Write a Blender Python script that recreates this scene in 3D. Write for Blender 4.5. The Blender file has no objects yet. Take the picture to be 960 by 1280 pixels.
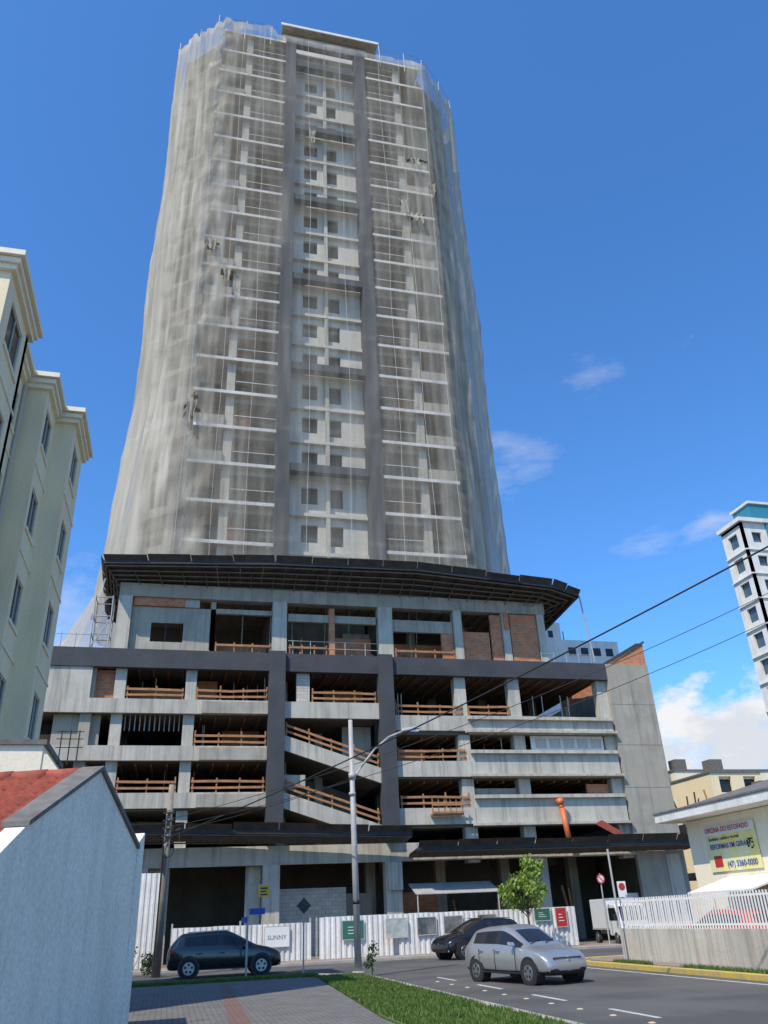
import bpy, bmesh, math, random
from mathutils import Vector, Matrix, noise
random.seed(7)
S=bpy.context.scene
COL=bpy.context.collection
# ------------------------------------------------------------ materials
def newmat(name):
    m=bpy.data.materials.new(name); m.use_nodes=True
    nt=m.node_tree; b=nt.nodes["Principled BSDF"]
    return m,nt,b
def N(nt,t,**k):
    n=nt.nodes.new(t)
    for a,v in k.items(): setattr(n,a,v)
    return n
def mixc(nt,fac,a,b,mode='MIX'):
    n=N(nt,"ShaderNodeMix",data_type='RGBA',blend_type=mode)
    for sock,v in ((n.inputs[0],fac),(n.inputs[6],a),(n.inputs[7],b)):
        if isinstance(v,(int,float)): sock.default_value=v
        elif isinstance(v,tuple): sock.default_value=(*v,1) if len(v)==3 else v
        else: nt.links.new(v,sock)
    return n.outputs[2]
def math_(nt,op,a,b=None):
    n=N(nt,"ShaderNodeMath",operation=op)
    for i,v in enumerate((a,b)):
        if v is None: continue
        if isinstance(v,(int,float)): n.inputs[i].default_value=v
        else: nt.links.new(v,n.inputs[i])
    return n.outputs[0]
def coords(nt,scale=(1,1,1)):
    tc=N(nt,"ShaderNodeNewGeometry"); mp=N(nt,"ShaderNodeMapping")
    mp.inputs['Scale'].default_value=scale
    nt.links.new(tc.outputs['Position'],mp.inputs[0]); return mp.outputs[0]
def noisen(nt,vec,scale,detail=4,rough=.6):
    n=N(nt,"ShaderNodeTexNoise"); n.inputs['Scale'].default_value=scale
    n.inputs['Detail'].default_value=detail; n.inputs['Roughness'].default_value=rough
    nt.links.new(vec,n.inputs['Vector']); return n.outputs['Fac']
def ramp(nt,fac,p0,p1,c0=(0,0,0),c1=(1,1,1)):
    r=N(nt,"ShaderNodeValToRGB"); e=r.color_ramp.elements
    e[0].position=p0; e[1].position=p1; e[0].color=(*c0,1); e[1].color=(*c1,1)
    nt.links.new(fac,r.inputs[0]); return r.outputs[0]
def bump(nt,b,h,st=.3,dist=.02):
    n=N(nt,"ShaderNodeBump"); n.inputs['Strength'].default_value=st; n.inputs['Distance'].default_value=dist
    nt.links.new(h,n.inputs['Height']); nt.links.new(n.outputs[0],b.inputs['Normal'])
def surf(name,c1,c2,scale=1.5,rough=.85,streak=0.0,fine=25,bst=.3,metal=0,patch=None,joint=0,fv=.22):
    m,nt,b=newmat(name)
    v=coords(nt); n1=noisen(nt,v,scale,5); f=ramp(nt,n1,.32,.68)
    c=mixc(nt,f,c1,c2)
    if streak:
        n2=noisen(nt,coords(nt,(2.5,2.5,.18)),1.3,4); s=ramp(nt,n2,.48,.72)
        c=mixc(nt,math_(nt,'MULTIPLY',s,streak),c,tuple(x*.36 for x in c1))
    if patch:
        n3=noisen(nt,v,.35,3); s=ramp(nt,n3,.5,.6)
        c=mixc(nt,math_(nt,'MULTIPLY',s,.6),c,patch)
    if joint:
        sp=N(nt,"ShaderNodeSeparateXYZ"); nt.links.new(v,sp.inputs[0])
        fr=math_(nt,'FRACT',math_(nt,'DIVIDE',math_(nt,'ADD',sp.outputs[0],sp.outputs[1]),joint))
        c=mixc(nt,math_(nt,'MULTIPLY',math_(nt,'LESS_THAN',fr,.018),.45),c,tuple(x*.3 for x in c1))
        fl=math_(nt,'FLOOR',math_(nt,'DIVIDE',math_(nt,'ADD',sp.outputs[0],sp.outputs[1]),joint))
        wn=N(nt,"ShaderNodeTexWhiteNoise",noise_dimensions='1D'); nt.links.new(fl,wn.inputs['W'])
        c=mixc(nt,math_(nt,'MULTIPLY',wn.outputs['Value'],.22),c,tuple(x*.5 for x in c1))
    nf=noisen(nt,v,fine,3); c=mixc(nt,fv,c,ramp(nt,nf,.3,.7,(.25,.25,.25),(1,1,1)),'MULTIPLY')
    nt.links.new(c,b.inputs['Base Color']); b.inputs['Roughness'].default_value=rough; b.inputs['Metallic'].default_value=metal
    bump(nt,b,nf,bst)
    return m
def bricks(name,c1,c2,mortar,scale,w=.5,h=.25,vec='xz',ms=.02,rough=.9):
    m,nt,b=newmat(name)
    g=N(nt,"ShaderNodeNewGeometry"); sp=N(nt,"ShaderNodeSeparateXYZ"); nt.links.new(g.outputs['Position'],sp.inputs[0])
    cb=N(nt,"ShaderNodeCombineXYZ")
    if vec=='xy': nt.links.new(sp.outputs[0],cb.inputs[0]); nt.links.new(sp.outputs[1],cb.inputs[1])
    else:
        nt.links.new(math_(nt,'ADD',sp.outputs[0],sp.outputs[1]),cb.inputs[0]); nt.links.new(sp.outputs[2],cb.inputs[1])
    t=N(nt,"ShaderNodeTexBrick"); nt.links.new(cb.outputs[0],t.inputs['Vector'])
    t.inputs['Color1'].default_value=(*c1,1); t.inputs['Color2'].default_value=(*c2,1); t.inputs['Mortar'].default_value=(*mortar,1)
    t.inputs['Scale'].default_value=scale; t.inputs['Mortar Size'].default_value=ms
    t.inputs['Brick Width'].default_value=w; t.inputs['Row Height'].default_value=h
    v=coords(nt); n1=noisen(nt,v,1.2,5); c=mixc(nt,.5,t.outputs[0],ramp(nt,n1,.3,.7,(.5,.5,.5),(1,1,1)),'MULTIPLY')
    nt.links.new(c,b.inputs['Base Color']); b.inputs['Roughness'].default_value=rough
    bump(nt,b,t.outputs['Fac'],-.4)
    return m
def plain(name,c,rough=.5,metal=0,coat=0,var=.12,spec=.5):
    m,nt,b=newmat(name)
    n=noisen(nt,coords(nt),3,4); col=mixc(nt,var,c,ramp(nt,n,.3,.7,(.3,.3,.3),(1,1,1)),'MULTIPLY')
    nt.links.new(col,b.inputs['Base Color']); b.inputs['Roughness'].default_value=rough; b.inputs['Metallic'].default_value=metal
    b.inputs['Specular IOR Level'].default_value=spec
    if coat: b.inputs['Coat Weight'].default_value=coat; b.inputs['Coat Roughness'].default_value=.05
    return m
M={}
M['conc']=surf("raw_concrete",(.48,.43,.345),(.34,.30,.24),.9,.9,.6,18,patch=(.40,.355,.27),joint=2.44)
M['conc_l']=surf("light_concrete",(.60,.55,.455),(.47,.43,.35),.8,.9,.7,18,joint=1.83)
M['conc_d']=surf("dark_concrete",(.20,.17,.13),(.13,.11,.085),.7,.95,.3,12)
M['plas']=surf("tower_plaster",(.66,.61,.52),(.54,.50,.42),.5,.9,.25,12)
M['white']=surf("white_fascia",(.82,.79,.73),(.70,.675,.62),.8,.8,.25,12)
M['dark']=surf("dark_grey_paint",(.066,.067,.070),(.046,.047,.050),.8,.8,.0,10)
M['wood']=surf("shuttering_wood",(.50,.23,.095),(.30,.14,.065),3,.85,0,30)
M['woodd']=surf("weathered_boards",(.085,.06,.042),(.038,.028,.021),2,.9,0,20)
M['steel']=surf("dark_steel",(.035,.030,.028),(.022,.019,.018),4,.7,0,20)
M['galv']=surf("galvanised_steel",(.47,.455,.43),(.36,.35,.33),3,.5,.2,30)
M['brick']=bricks("hollow_brick",(.66,.24,.095),(.52,.17,.065),(.38,.31,.24),1.0,.30,.19,'xz',.015)
M['block']=bricks("concrete_block",(.60,.555,.47),(.50,.46,.385),(.36,.33,.28),1.0,.4,.2,'xz',.012)
M['cream']=surf("cream_render",(.92,.76,.49),(.87,.705,.445),.4,.85,.15,20,bst=.15)
M['creaml']=surf("cream_trim",(.92,.82,.61),(.87,.765,.56),.5,.85,.15,20,bst=.1)
M['stucco']=surf("white_stucco",(.90,.845,.72),(.82,.765,.65),.9,.95,.28,22,bst=.7,fv=.32)
M['coping']=surf("grey_coping",(.20,.185,.165),(.11,.10,.09),5,.9,0,20)
M['roof']=surf("clay_tile",(.46,.095,.045),(.24,.055,.032),7,.8,0,30,bst=.4)
M['asph']=surf("asphalt",(.125,.119,.110),(.085,.082,.077),.35,.9,0,60,bst=.5,patch=(.070,.068,.064))
M['kerb']=surf("kerb_concrete",(.44,.41,.36),(.33,.305,.265),2,.9,0,20)
M['kerby']=surf("yellow_kerb_paint",(.62,.42,.05),(.40,.33,.16),4,.8,0,20)
M['paintw']=surf("road_paint",(.66,.64,.60),(.36,.35,.33),6,.8,0,30)
M['soil']=surf("bare_soil",(.24,.185,.125),(.155,.12,.08),1,.95,0,10)
M['walk']=bricks("sidewalk_pavers",(.38,.285,.225),(.29,.22,.175),(.14,.115,.09),1.0,.2,.1,'xy',.008)
M['pav']=bricks("plaza_pavers",(.215,.205,.195),(.155,.148,.14),(.07,.066,.06),1.0,.22,.11,'xy',.012)
M['pavr']=bricks("red_pavers",(.24,.135,.105),(.19,.11,.085),(.09,.075,.065),1.0,.22,.11,'xy',.012)
M['glass']=plain("window_glass",(.018,.02,.022),.12,0,0,.3,.4)
M['glassb']=plain("blue_tinted_glass",(.07,.11,.14),.1,0,0,.3,.7)
M['frame']=plain("window_frame",(.50,.47,.41),.5)
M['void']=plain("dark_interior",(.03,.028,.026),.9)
M['fencew']=surf("white_corrugated_sheet",(.82,.80,.75),(.66,.64,.60),.8,.5,.4,8,bst=.05)
M['tyre']=plain("tyre_rubber",(.02,.02,.021),.85)
M['rim']=plain("alloy_rim",(.40,.41,.42),.3,.9)
M['silver']=plain("silver_car_paint",(.42,.42,.415),.32,.6,.7,.05)
M['black']=plain("black_car_paint",(.010,.010,.011),.22,.0,.8,.05)
M['redp']=plain("red_car_paint",(.45,.03,.02),.3,.0,1,.05)
M['whitep']=plain("white_vehicle_paint",(.75,.74,.71),.35,.0,.5,.08)
M['blk']=plain("black_trim",(.02,.02,.022),.5)
M['lamp']=plain("headlight_lens",(.60,.63,.65),.08,.3,1)
M['redl']=plain("tail_light",(.35,.01,.01),.2,0,1)
M['green']=plain("green_panel",(.03,.14,.09),.5)
M['red']=plain("red_panel",(.45,.03,.03),.5)
M['blue']=plain("blue_panel",(.02,.07,.35),.5)
M['yellow']=plain("yellow_panel",(.75,.42,.03),.5)
M['bannery']=surf("banner_print",(.82,.68,.16),(.74,.74,.50),1.6,.6,0,6,bst=0)
M['photo']=surf("printed_photo",(.25,.33,.30),(.55,.55,.50),2.5,.5,0,5,bst=0)
M['photo2']=surf("dark_printed_photo",(.03,.05,.055),(.25,.24,.22),2.0,.5,0,5,bst=0)
M['orange']=plain("orange_plastic",(.62,.14,.04),.5)
M['stud']=plain("road_stud_plastic",(.55,.42,.28),.5)
M['teal']=plain("teal_cladding",(.04,.22,.30),.4)
M['bark']=surf("bark",(.16,.12,.085),(.09,.07,.05),8,.95,0,40)
M['cable']=plain("black_cable",(.015,.015,.015),.7)
M['rope']=plain("pale_rope",(.55,.51,.43),.8)
M['polec']=surf("weathered_pole_concrete",(.33,.28,.22),(.22,.19,.15),2,.9,.5,20)
def leafmat(name,c1,c2):
    m,nt,b=newmat(name)
    n=noisen(nt,coords(nt),6,3); c=mixc(nt,ramp(nt,n,.35,.65),c1,c2)
    nt.links.new(c,b.inputs['Base Color']); b.inputs['Roughness'].default_value=.55
    tr=N(nt,"ShaderNodeBsdfTranslucent"); nt.links.new(c,tr.inputs[0])
    mx=N(nt,"ShaderNodeMixShader"); mx.inputs[0].default_value=.35
    nt.links.new(b.outputs[0],mx.inputs[1]); nt.links.new(tr.outputs[0],mx.inputs[2])
    nt.links.new(mx.outputs[0],nt.nodes['Material Output'].inputs[0]); return m
M['leaf']=leafmat("young_leaf",(.30,.40,.06),(.17,.26,.04))
M['leafd']=leafmat("dark_leaf",(.05,.10,.025),(.03,.06,.018))
M['grass']=leafmat("grass_blade",(.14,.22,.035),(.085,.145,.025))
M['lawn']=surf("lawn",(.115,.18,.035),(.085,.105,.03),3,.95,0,60,bst=.8)
def netmat(name):
    m,nt,b=newmat(name); nt.nodes.remove(b)
    at=N(nt,"ShaderNodeAttribute",attribute_name="dens")
    v=coords(nt); n1=noisen(nt,coords(nt,(1.6,1.6,.12)),1.0,4,.5); n2=noisen(nt,v,9,2)
    def mr(src,a,b_):
        r=N(nt,"ShaderNodeMapRange"); r.inputs[1].default_value=.3; r.inputs[2].default_value=.7; r.inputs[3].default_value=a; r.inputs[4].default_value=b_
        nt.links.new(src,r.inputs[0]); return r.outputs[0]
    mu=math_(nt,'MULTIPLY',at.outputs['Fac'],mr(n1,.78,1.22))
    mu2=N(nt,"ShaderNodeMath",operation='MULTIPLY',use_clamp=True); nt.links.new(mu,mu2.inputs[0]); nt.links.new(mr(n2,.92,1.08),mu2.inputs[1])
    col=mixc(nt,ramp(nt,n1,.35,.65),(.54,.485,.395),(.70,.64,.535))
    d=N(nt,"ShaderNodeBsdfDiffuse"); t=N(nt,"ShaderNodeBsdfTranslucent"); nt.links.new(col,d.inputs[0]); nt.links.new(col,t.inputs[0])
    mx=N(nt,"ShaderNodeMixShader"); mx.inputs[0].default_value=.42; nt.links.new(d.outputs[0],mx.inputs[1]); nt.links.new(t.outputs[0],mx.inputs[2])
    tp=N(nt,"ShaderNodeBsdfTransparent"); m2=N(nt,"ShaderNodeMixShader")
    nt.links.new(mu2.outputs[0],m2.inputs[0]); nt.links.new(tp.outputs[0],m2.inputs[1]); nt.links.new(mx.outputs[0],m2.inputs[2])
    nt.links.new(m2.outputs[0],nt.nodes['Material Output'].inputs[0]); return m
M['net']=netmat("safety_netting")
# ------------------------------------------------------------ builders
def empty(name,loc=(0,0,0),rz=0,sc=1):
    e=bpy.data.objects.new(name,None); COL.objects.link(e); e.location=loc; e.rotation_euler=(0,0,rz); e.empty_display_size=.3; e.scale=(sc,)*3; return e
def obj(name,verts,faces,mats,parent=None,fm=None,smooth=False):
    me=bpy.data.meshes.new(name); me.from_pydata([tuple(v) for v in verts],[],faces)
    if not isinstance(mats,(list,tuple)): mats=[mats]
    for m in mats: me.materials.append(m)
    if fm: me.polygons.foreach_set('material_index',fm)
    if smooth: me.polygons.foreach_set('use_smooth',[True]*len(faces))
    me.update(); o=bpy.data.objects.new(name,me); COL.objects.link(o)
    if parent: o.parent=parent
    return o
class P:
    def __init__(s,name,mat,parent=None): s.n=name;s.m=mat;s.p=parent;s.v=[];s.f=[]
    def hexa(s,p):
        k=len(s.v); s.v+=[tuple(q) for q in p]
        s.f+=[(k,k+3,k+2,k+1),(k+4,k+5,k+6,k+7),(k,k+1,k+5,k+4),(k+1,k+2,k+6,k+5),(k+2,k+3,k+7,k+6),(k+3,k,k+4,k+7)]; return s
    def box(s,x0,x1,y0,y1,z0,z1):
        return s.hexa([(x0,y0,z0),(x1,y0,z0),(x1,y1,z0),(x0,y1,z0),(x0,y0,z1),(x1,y0,z1),(x1,y1,z1),(x0,y1,z1)])
    def beam(s,a,b,w,h=None,up=Vector((0,0,1))):
        a=Vector(a);b=Vector(b);h=h or w; d=(b-a).normalized()
        if abs(d.dot(up))>.98: up=Vector((0,1,0))
        r=d.cross(up).normalized(); u=r.cross(d).normalized(); q=[]
        for e in (a,b):
            for i,j in ((-1,-1),(1,-1),(1,1),(-1,1)): q.append(e+r*i*w/2+u*j*h/2)
        return s.hexa(q)
    def cyl(s,a,b,r0,r1=None,n=12):
        a=Vector(a);b=Vector(b);r1=r0 if r1 is None else r1; d=(b-a).normalized(); up=Vector((0,0,1)) if abs(d.z)<.9 else Vector((1,0,0))
        r=d.cross(up).normalized();u=r.cross(d); k=len(s.v)
        for e,rr in ((a,r0),(b,r1)):
            for i in range(n):
                t=2*math.pi*i/n; s.v.append(tuple(e+r*math.cos(t)*rr+u*math.sin(t)*rr))
        for i in range(n): j=(i+1)%n; s.f.append((k+i,k+j,k+n+j,k+n+i))
        s.f.append(tuple(k+i for i in reversed(range(n)))); s.f.append(tuple(k+n+i for i in range(n))); return s
    def wall(s,p0,p1,z0,z1,t,holes=()):
        p0=Vector((*p0,0));p1=Vector((*p1,0)); L=(p1-p0).length; d=(p1-p0)/L; n=Vector((-d.y,d.x,0))
        zs=sorted({z0,z1,*[h[2] for h in holes],*[h[3] for h in holes]}); zs=[z for z in zs if z0<=z<=z1]
        for za,zb in zip(zs,zs[1:]):
            zm=(za+zb)/2; hs=sorted((h[0],h[1]) for h in holes if h[2]<zm<h[3]); c=0
            segs=[]
            for a,b in hs:
                if a>c: segs.append((c,a))
                c=max(c,b)
            if c<L: segs.append((c,L))
            for a,b in segs:
                A=p0+d*a;B=p0+d*b
                s.hexa([(A.x,A.y,za),(B.x,B.y,za),(B.x+n.x*t,B.y+n.y*t,za),(A.x+n.x*t,A.y+n.y*t,za),
                        (A.x,A.y,zb),(B.x,B.y,zb),(B.x+n.x*t,B.y+n.y*t,zb),(A.x+n.x*t,A.y+n.y*t,zb)])
        return s
    def build(s,smooth=False,bev=0):
        if not s.f: return None
        o=obj(s.n,s.v,s.f,s.m,s.p,smooth=smooth)
        if bev:
            b=o.modifiers.new("b",'BEVEL'); b.width=bev; b.segments=2; b.limit_method='ANGLE'
        return o
# ------------------------------------------------------------ camera
f,p,r,w=993.4,math.radians(27.05),math.radians(2.57),math.radians(14.75)
fw=Vector((math.sin(w)*math.cos(p),math.cos(w)*math.cos(p),math.sin(p)))
R0=Vector((math.cos(w),-math.sin(w),0)); U0=Vector((-math.sin(w)*math.sin(p),-math.cos(w)*math.sin(p),math.cos(p)))
R=R0*math.cos(r)-U0*math.sin(r); U=R0*math.sin(r)+U0*math.cos(r)
cam=bpy.data.cameras.new("camera"); cam.sensor_fit='VERTICAL'; cam.sensor_height=36; cam.lens=f/1280*36; cam.clip_end=3000; cam.clip_start=.1
co=bpy.data.objects.new("camera",cam); COL.objects.link(co)
mt=Matrix((R,U,-fw)).transposed().to_4x4(); mt.translation=(0,0,1.65); co.matrix_world=mt; S.camera=co
# ------------------------------------------------------------ world + sun
EL=math.radians(52); sd=Vector((-.76,-.65,0)).normalized()
tosun=Vector((sd.x*math.cos(EL),sd.y*math.cos(EL),math.sin(EL)))
wd=bpy.data.worlds.new("World"); S.world=wd; wd.use_nodes=True; nt=wd.node_tree; nt.nodes.clear()
sky=N(nt,"ShaderNodeTexSky",sky_type='NISHITA'); sky.sun_disc=False; sky.sun_elevation=EL; sky.sun_rotation=math.atan2(sd.x,sd.y)%(2*math.pi)
sky.air_density=1.0; sky.dust_density=.6; sky.ozone_density=2.0
bg=N(nt,"ShaderNodeBackground"); bg.inputs[1].default_value=.15; out=N(nt,"ShaderNodeOutputWorld")
c=mixc(nt,1.0,sky.outputs[0],(.60,1.13,1.66),'MULTIPLY')
tc=N(nt,"ShaderNodeTexCoord")
def cloud(c,d,rad,zs,nscale,lo,hi,amt,col=(6.2,6.15,6.15),seed=0,st=(1,1,1.7)):
    sub=N(nt,"ShaderNodeVectorMath",operation='SUBTRACT'); nt.links.new(tc.outputs['Generated'],sub.inputs[0]); sub.inputs[1].default_value=d
    ml=N(nt,"ShaderNodeVectorMath",operation='MULTIPLY'); nt.links.new(sub.outputs[0],ml.inputs[0]); ml.inputs[1].default_value=(1,1,zs)
    ln=N(nt,"ShaderNodeVectorMath",operation='LENGTH'); nt.links.new(ml.outputs[0],ln.inputs[0])
    mr=N(nt,"ShaderNodeMapRange"); nt.links.new(ln.outputs['Value'],mr.inputs[0]); mr.inputs[1].default_value=0; mr.inputs[2].default_value=rad; mr.inputs[3].default_value=1; mr.inputs[4].default_value=0
    mp=N(nt,"ShaderNodeMapping"); nt.links.new(tc.outputs['Generated'],mp.inputs[0]); mp.inputs['Scale'].default_value=st; mp.inputs['Location'].default_value=(seed,seed*.7,0)
    nn=noisen(nt,mp.outputs[0],nscale,8,.62)
    ad=N(nt,"ShaderNodeMath",operation='MULTIPLY_ADD'); nt.links.new(mr.outputs[0],ad.inputs[0]); ad.inputs[1].default_value=.55; nt.links.new(nn,ad.inputs[2])
    m2=N(nt,"ShaderNodeMapRange"); nt.links.new(ad.outputs[0],m2.inputs[0]); m2.inputs[1].default_value=lo; m2.inputs[2].default_value=hi; m2.inputs[3].default_value=0; m2.inputs[4].default_value=amt
    return mixc(nt,m2.outputs[0],c,col)
c=cloud(c,(.60,.78,.165),.20,1.5,9,.74,.88,.97)
c=cloud(c,(.53,.82,.13),.15,1.5,10,.72,.88,.95)
c=cloud(c,(.59,.79,.135),.17,1.6,15,.72,.9,.55,col=(3.9,4.3,4.9),seed=.7)
c=cloud(c,(.373,.782,.499),.10,1.3,12,.80,1.4,.5,seed=1.3,st=(1,1,3))
c=cloud(c,(.443,.692,.57),.06,1.5,16,.74,1.35,.35,seed=5.1,st=(1,1,3))
c=cloud(c,(.516,.765,.386),.09,2.5,14,.80,1.4,.45,seed=3.1,st=(1,1,4))
c=cloud(c,(.578,.715,.394),.07,2.0,14,.80,1.25,.5,seed=4.2,st=(1,1,3))
c=cloud(c,(-.15,.936,.317),.16,1.2,8,.78,1.15,.55,seed=.4)
nt.links.new(c,bg.inputs[0]); nt.links.new(bg.outputs[0],out.inputs[0])
sl=bpy.data.lights.new("sun",'SUN'); sl.energy=4.9; sl.angle=math.radians(.5); sl.color=(1,.91,.77)
so=bpy.data.objects.new("sun",sl); COL.objects.link(so); so.rotation_euler=tosun.to_track_quat('Z','Y').to_euler(); so.location=(-20,-20,60)
S.view_settings.view_transform='Standard'; S.view_settings.look='None'; S.view_settings.exposure=0
# ------------------------------------------------------------ ground
def sheet(name,x0,x1,y0,y1,z,mat): return obj(name,[(x0,y0,z),(x1,y0,z),(x1,y1,z),(x0,y1,z)],[(0,1,2,3)],mat)
sheet("ground",-900,900,-900,1500,-.004,M['soil'])
sheet("cross_road",-120,140,30.2,38.4,.004,M['asph'])
sheet("main_road",6.2,13.4,-60,30.2,.004,M['asph'])
def polysheet(name,pts,z,mat,h=0):
    v=[(x,y,z) for x,y in pts]; n=len(v); F=[tuple(range(n))]
    if h:
        v+=[(x,y,z-h) for x,y in pts]; F+=[(i,i+n,(i+1)%n+n,(i+1)%n) for i in range(n)]
    return obj(name,v,F,mat)
polysheet("plaza_pavement",[(-40,-12),(3.75,-12),(3.75,16),(4.6,28.2),(4.3,28.6),(-40,28.6)],.1,M['pav'],.12)
polysheet("red_paving_strip",[(.9,10),(1.35,10),(1.9,28.3),(1.65,28.3)],.104,M['pavr'])
isl=[(3.8,-12),(5.95,-12),(5.95,27.2),(5.7,28.2),(5.2,28.6),(4.7,28.4),(3.8,16)]
polysheet("grass_verge",isl,.11,M['lawn'],.12)
polysheet("grass_verge",[(-3,28.7),(4.9,28.7),(4.6,29.7),(-3,29.7)],.10,M['lawn'],.11)
kb=P("kerb",M['kerb']); 
kb.box(5.96,6.16,-12,27.2,-.01,.13); kb.beam((6.05,27.2,.06),(5.7,28.5,.06),.18,.13); kb.beam((5.7,28.5,.06),(4.9,29.75,.06),.18,.13); kb.box(-40,4.8,29.72,29.9,-.01,.12); kb.build(bev=.02)
polysheet("right_sidewalk",[(14.0,-12),(14.8,-12),(14.8,27.6),(40,27.6),(40,29.6),(15,29.6),(14.0,28.4)],.12,M['walk'],.13)
for (ya,yb) in ((-12,8),(10,16.5),(18.5,22.5),(24.2,26.3)): polysheet("grass_verge",[(13.62,ya),(13.99,ya),(13.99,yb),(13.62,yb)],.11,M['lawn'],.12)
polysheet("corner_pavement",[(13.62,-12.5),(13.995,-12.5),(13.995,28.4),(14.98,29.6),(14.6,29.6),(13.62,28.3)],.100,M['walk'],.12)
k2=P("yellow_kerb",M['kerby']); k2.box(13.42,13.61,-12,28.3,-.01,.14); k2.beam((13.5,28.3,.06),(14.6,29.72,.06),.18,.14); k2.box(14.6,40,29.62,29.8,-.01,.135); k2.build(bev=.02)
polysheet("far_sidewalk",[(-60,38.6),(60,38.6),(60,41.2),(-60,41.2)],.12,M['walk'],.13)
k3=P("far_kerb",M['kerb']); k3.box(-60,60,38.4,38.59,-.01,.13); k3.build(bev=.02)
def blades(name,poly_fn,n,z,hmin,hmax,mat):
    v=[];F=[]
    for i in range(n):
        x,y=poly_fn(); a=random.random()*6.28; h=random.uniform(hmin,hmax); wd=.012+h*.06; lx,ly=random.gauss(0,.3)*h,random.gauss(0,.3)*h
        k=len(v); v+=[(x-math.cos(a)*wd,y-math.sin(a)*wd,z),(x+math.cos(a)*wd,y+math.sin(a)*wd,z),(x+lx,y+ly,z+h)]; F.append((k,k+1,k+2))
    return obj(name,v,F,mat)
def patchy():
    while True:
        x,y=random.uniform(3.85,5.95),random.uniform(12,28.2)
        if x<3.8+.8*max(0,(y-16)/12): continue
        if noise.noise(Vector((x*1.2,y*.7,0)))>-.25 or random.random()<.25: return x,y
blades("grass",patchy,30000,.105,.03,.10,M['grass'])
blades("grass",lambda:(random.uniform(-2.9,4.8),random.uniform(28.75,29.6)),9000,.095,.03,.12,M['grass'])
blades("grass",lambda:(random.uniform(13.64,13.98),random.choice((random.uniform(12,16.4),random.uniform(18.6,22.4),random.uniform(24.3,26.2)))),5000,.105,.03,.14,M['grass'])
mk=P("road_marking",M['paintw'])
for i in range(9): 
    y=-4+i*3.6
    if y+2<27: mk.box(7.95,8.05,y,y+1.7,.0045,.008)
mk.box(12.9,13.0,-12,27,.0045,.008)
mk.box(-20,5,32.1,32.2,.0045,.008); mk.build()
st=P("road_stud",M['stud'])
for i in range(16):
    y=6+i*1.25; x=7.45+ (25-y)*.01
    st.hexa([(x-.05,y-.05,.004),(x+.05,y-.05,.004),(x+.05,y+.05,.004),(x-.05,y+.05,.004),(x-.03,y-.02,.02),(x+.03,y-.02,.02),(x+.03,y+.02,.02),(x-.03,y+.02,.02)])
st.build()
mh=P("manhole_cover",M['steel']); mh.cyl((10.8,30.9,.004),(10.8,30.9,.012),.32,n=24); mh.build()
# ------------------------------------------------------------ PODIUM + TOWER
T=empty("highrise_under_construction")
FH=3.03; Z0=24.4
plas=P("centre_wall",M['plas'],T); wh=P("slab_fascias",M['white'],T); cc=P("tower_concrete",M['conc'],T); vd=P("window_panes",M['void'],T)
dk=P("dark_pillars",M['dark'],T); ccl=P("tower_columns",M['conc_l'],T)
NF=18
holes=[]
for k in range(-1,NF):
    z=Z0+FH*k
    holes+= [(1.05,2.25,z+.85,z+2.2),(3.1,4.1,z+.65,z+2.2)]
plas.wall((6.05,50.1),(11.9,50.1),20.6,79,.2,holes)
for k in range(-1,NF+1):
    z=Z0+FH*k
    plas.box(6.06,11.89,49.75,50.098,z-.28,z-.02)
    if k>=0:
        for sx in (0,1):
            x0,x1=(-1.0,5.05) if sx==0 else (12.9,18.75)
            jag=random.uniform(-.2,.2)
            if sx==0: x0+=jag
            else: x1+=jag
            cc.box(x0,x1,48.9,51.2,z-.16,z)
            wh.box(x0-.02,x1+.02,48.82,48.898,z-.22,z+.03)
    cc.hexa([(-4.4,53.2,z-.16),(-1.0,50.1,z-.16),(-1.0,56,z-.16),(-4.4,56,z-.16),(-4.4,53.2,z),(-1.0,50.1,z),(-1.0,56,z),(-4.4,56,z)])
    cc.hexa([(18.75,50.1,z-.16),(22.4,53.2,z-.16),(22.4,56,z-.16),(18.75,56,z-.16),(18.75,50.1,z),(22.4,53.2,z),(22.4,56,z),(18.75,56,z)])
ccl.box(8.85,9.15,49.78,50.098,20.6,79)
hl=[];hr=[]
for k in range(-1,NF):
    z=Z0+FH*k
    hl+=[(3.0,5.8,z+.02,z+2.4),(.4,2.0,z+.95,z+2.3)]
    hr+=[(.3,3.1,z+.02,z+2.4),(4.1,5.5,z+.95,z+2.3)]
cc.wall((-1.0,51.2),(5.05,51.2),20.6,79,.2,hl)
cc.wall((12.9,51.2),(18.75,51.2),20.6,79,.2,hr)
rnd=random.Random(5)
brk=P("tower_brick_infill",M['brick'],T)
for k in range(-1,NF):
    z=Z0+FH*k
    ccl.box(1.35,1.95,49.25,49.75,z,z+FH-.16); ccl.box(15.9,16.5,49.25,49.75,z,z+FH-.16)
    cc.box(1.95,5.05,49.4,49.6,z+FH-.62,z+FH-.165); cc.box(12.9,15.9,49.4,49.6,z+FH-.62,z+FH-.165)
    if rnd.random()<.5: cc.box(-.85,1.3,49.05,49.2,z+.002,z+1.0)
    if rnd.random()<.5: cc.box(16.55,18.6,49.05,49.2,z+.002,z+1.0)
    if rnd.random()<.3: brk.box(2.0,3.2,50.9,51.1,z+.002,z+2.3)
    if rnd.random()<.3: brk.box(14.6,15.8,50.9,51.1,z+.002,z+2.3)
    wh.box(2.0,5.0,49.0,49.03,z+1.0,z+1.05); wh.box(12.95,15.85,49.0,49.03,z+1.0,z+1.05)
brk.build()
dk.box(5.05,6.05,48.72,50.3,20.6,79.4); dk.box(11.9,12.9,48.72,50.3,20.6,79.4)
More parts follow.
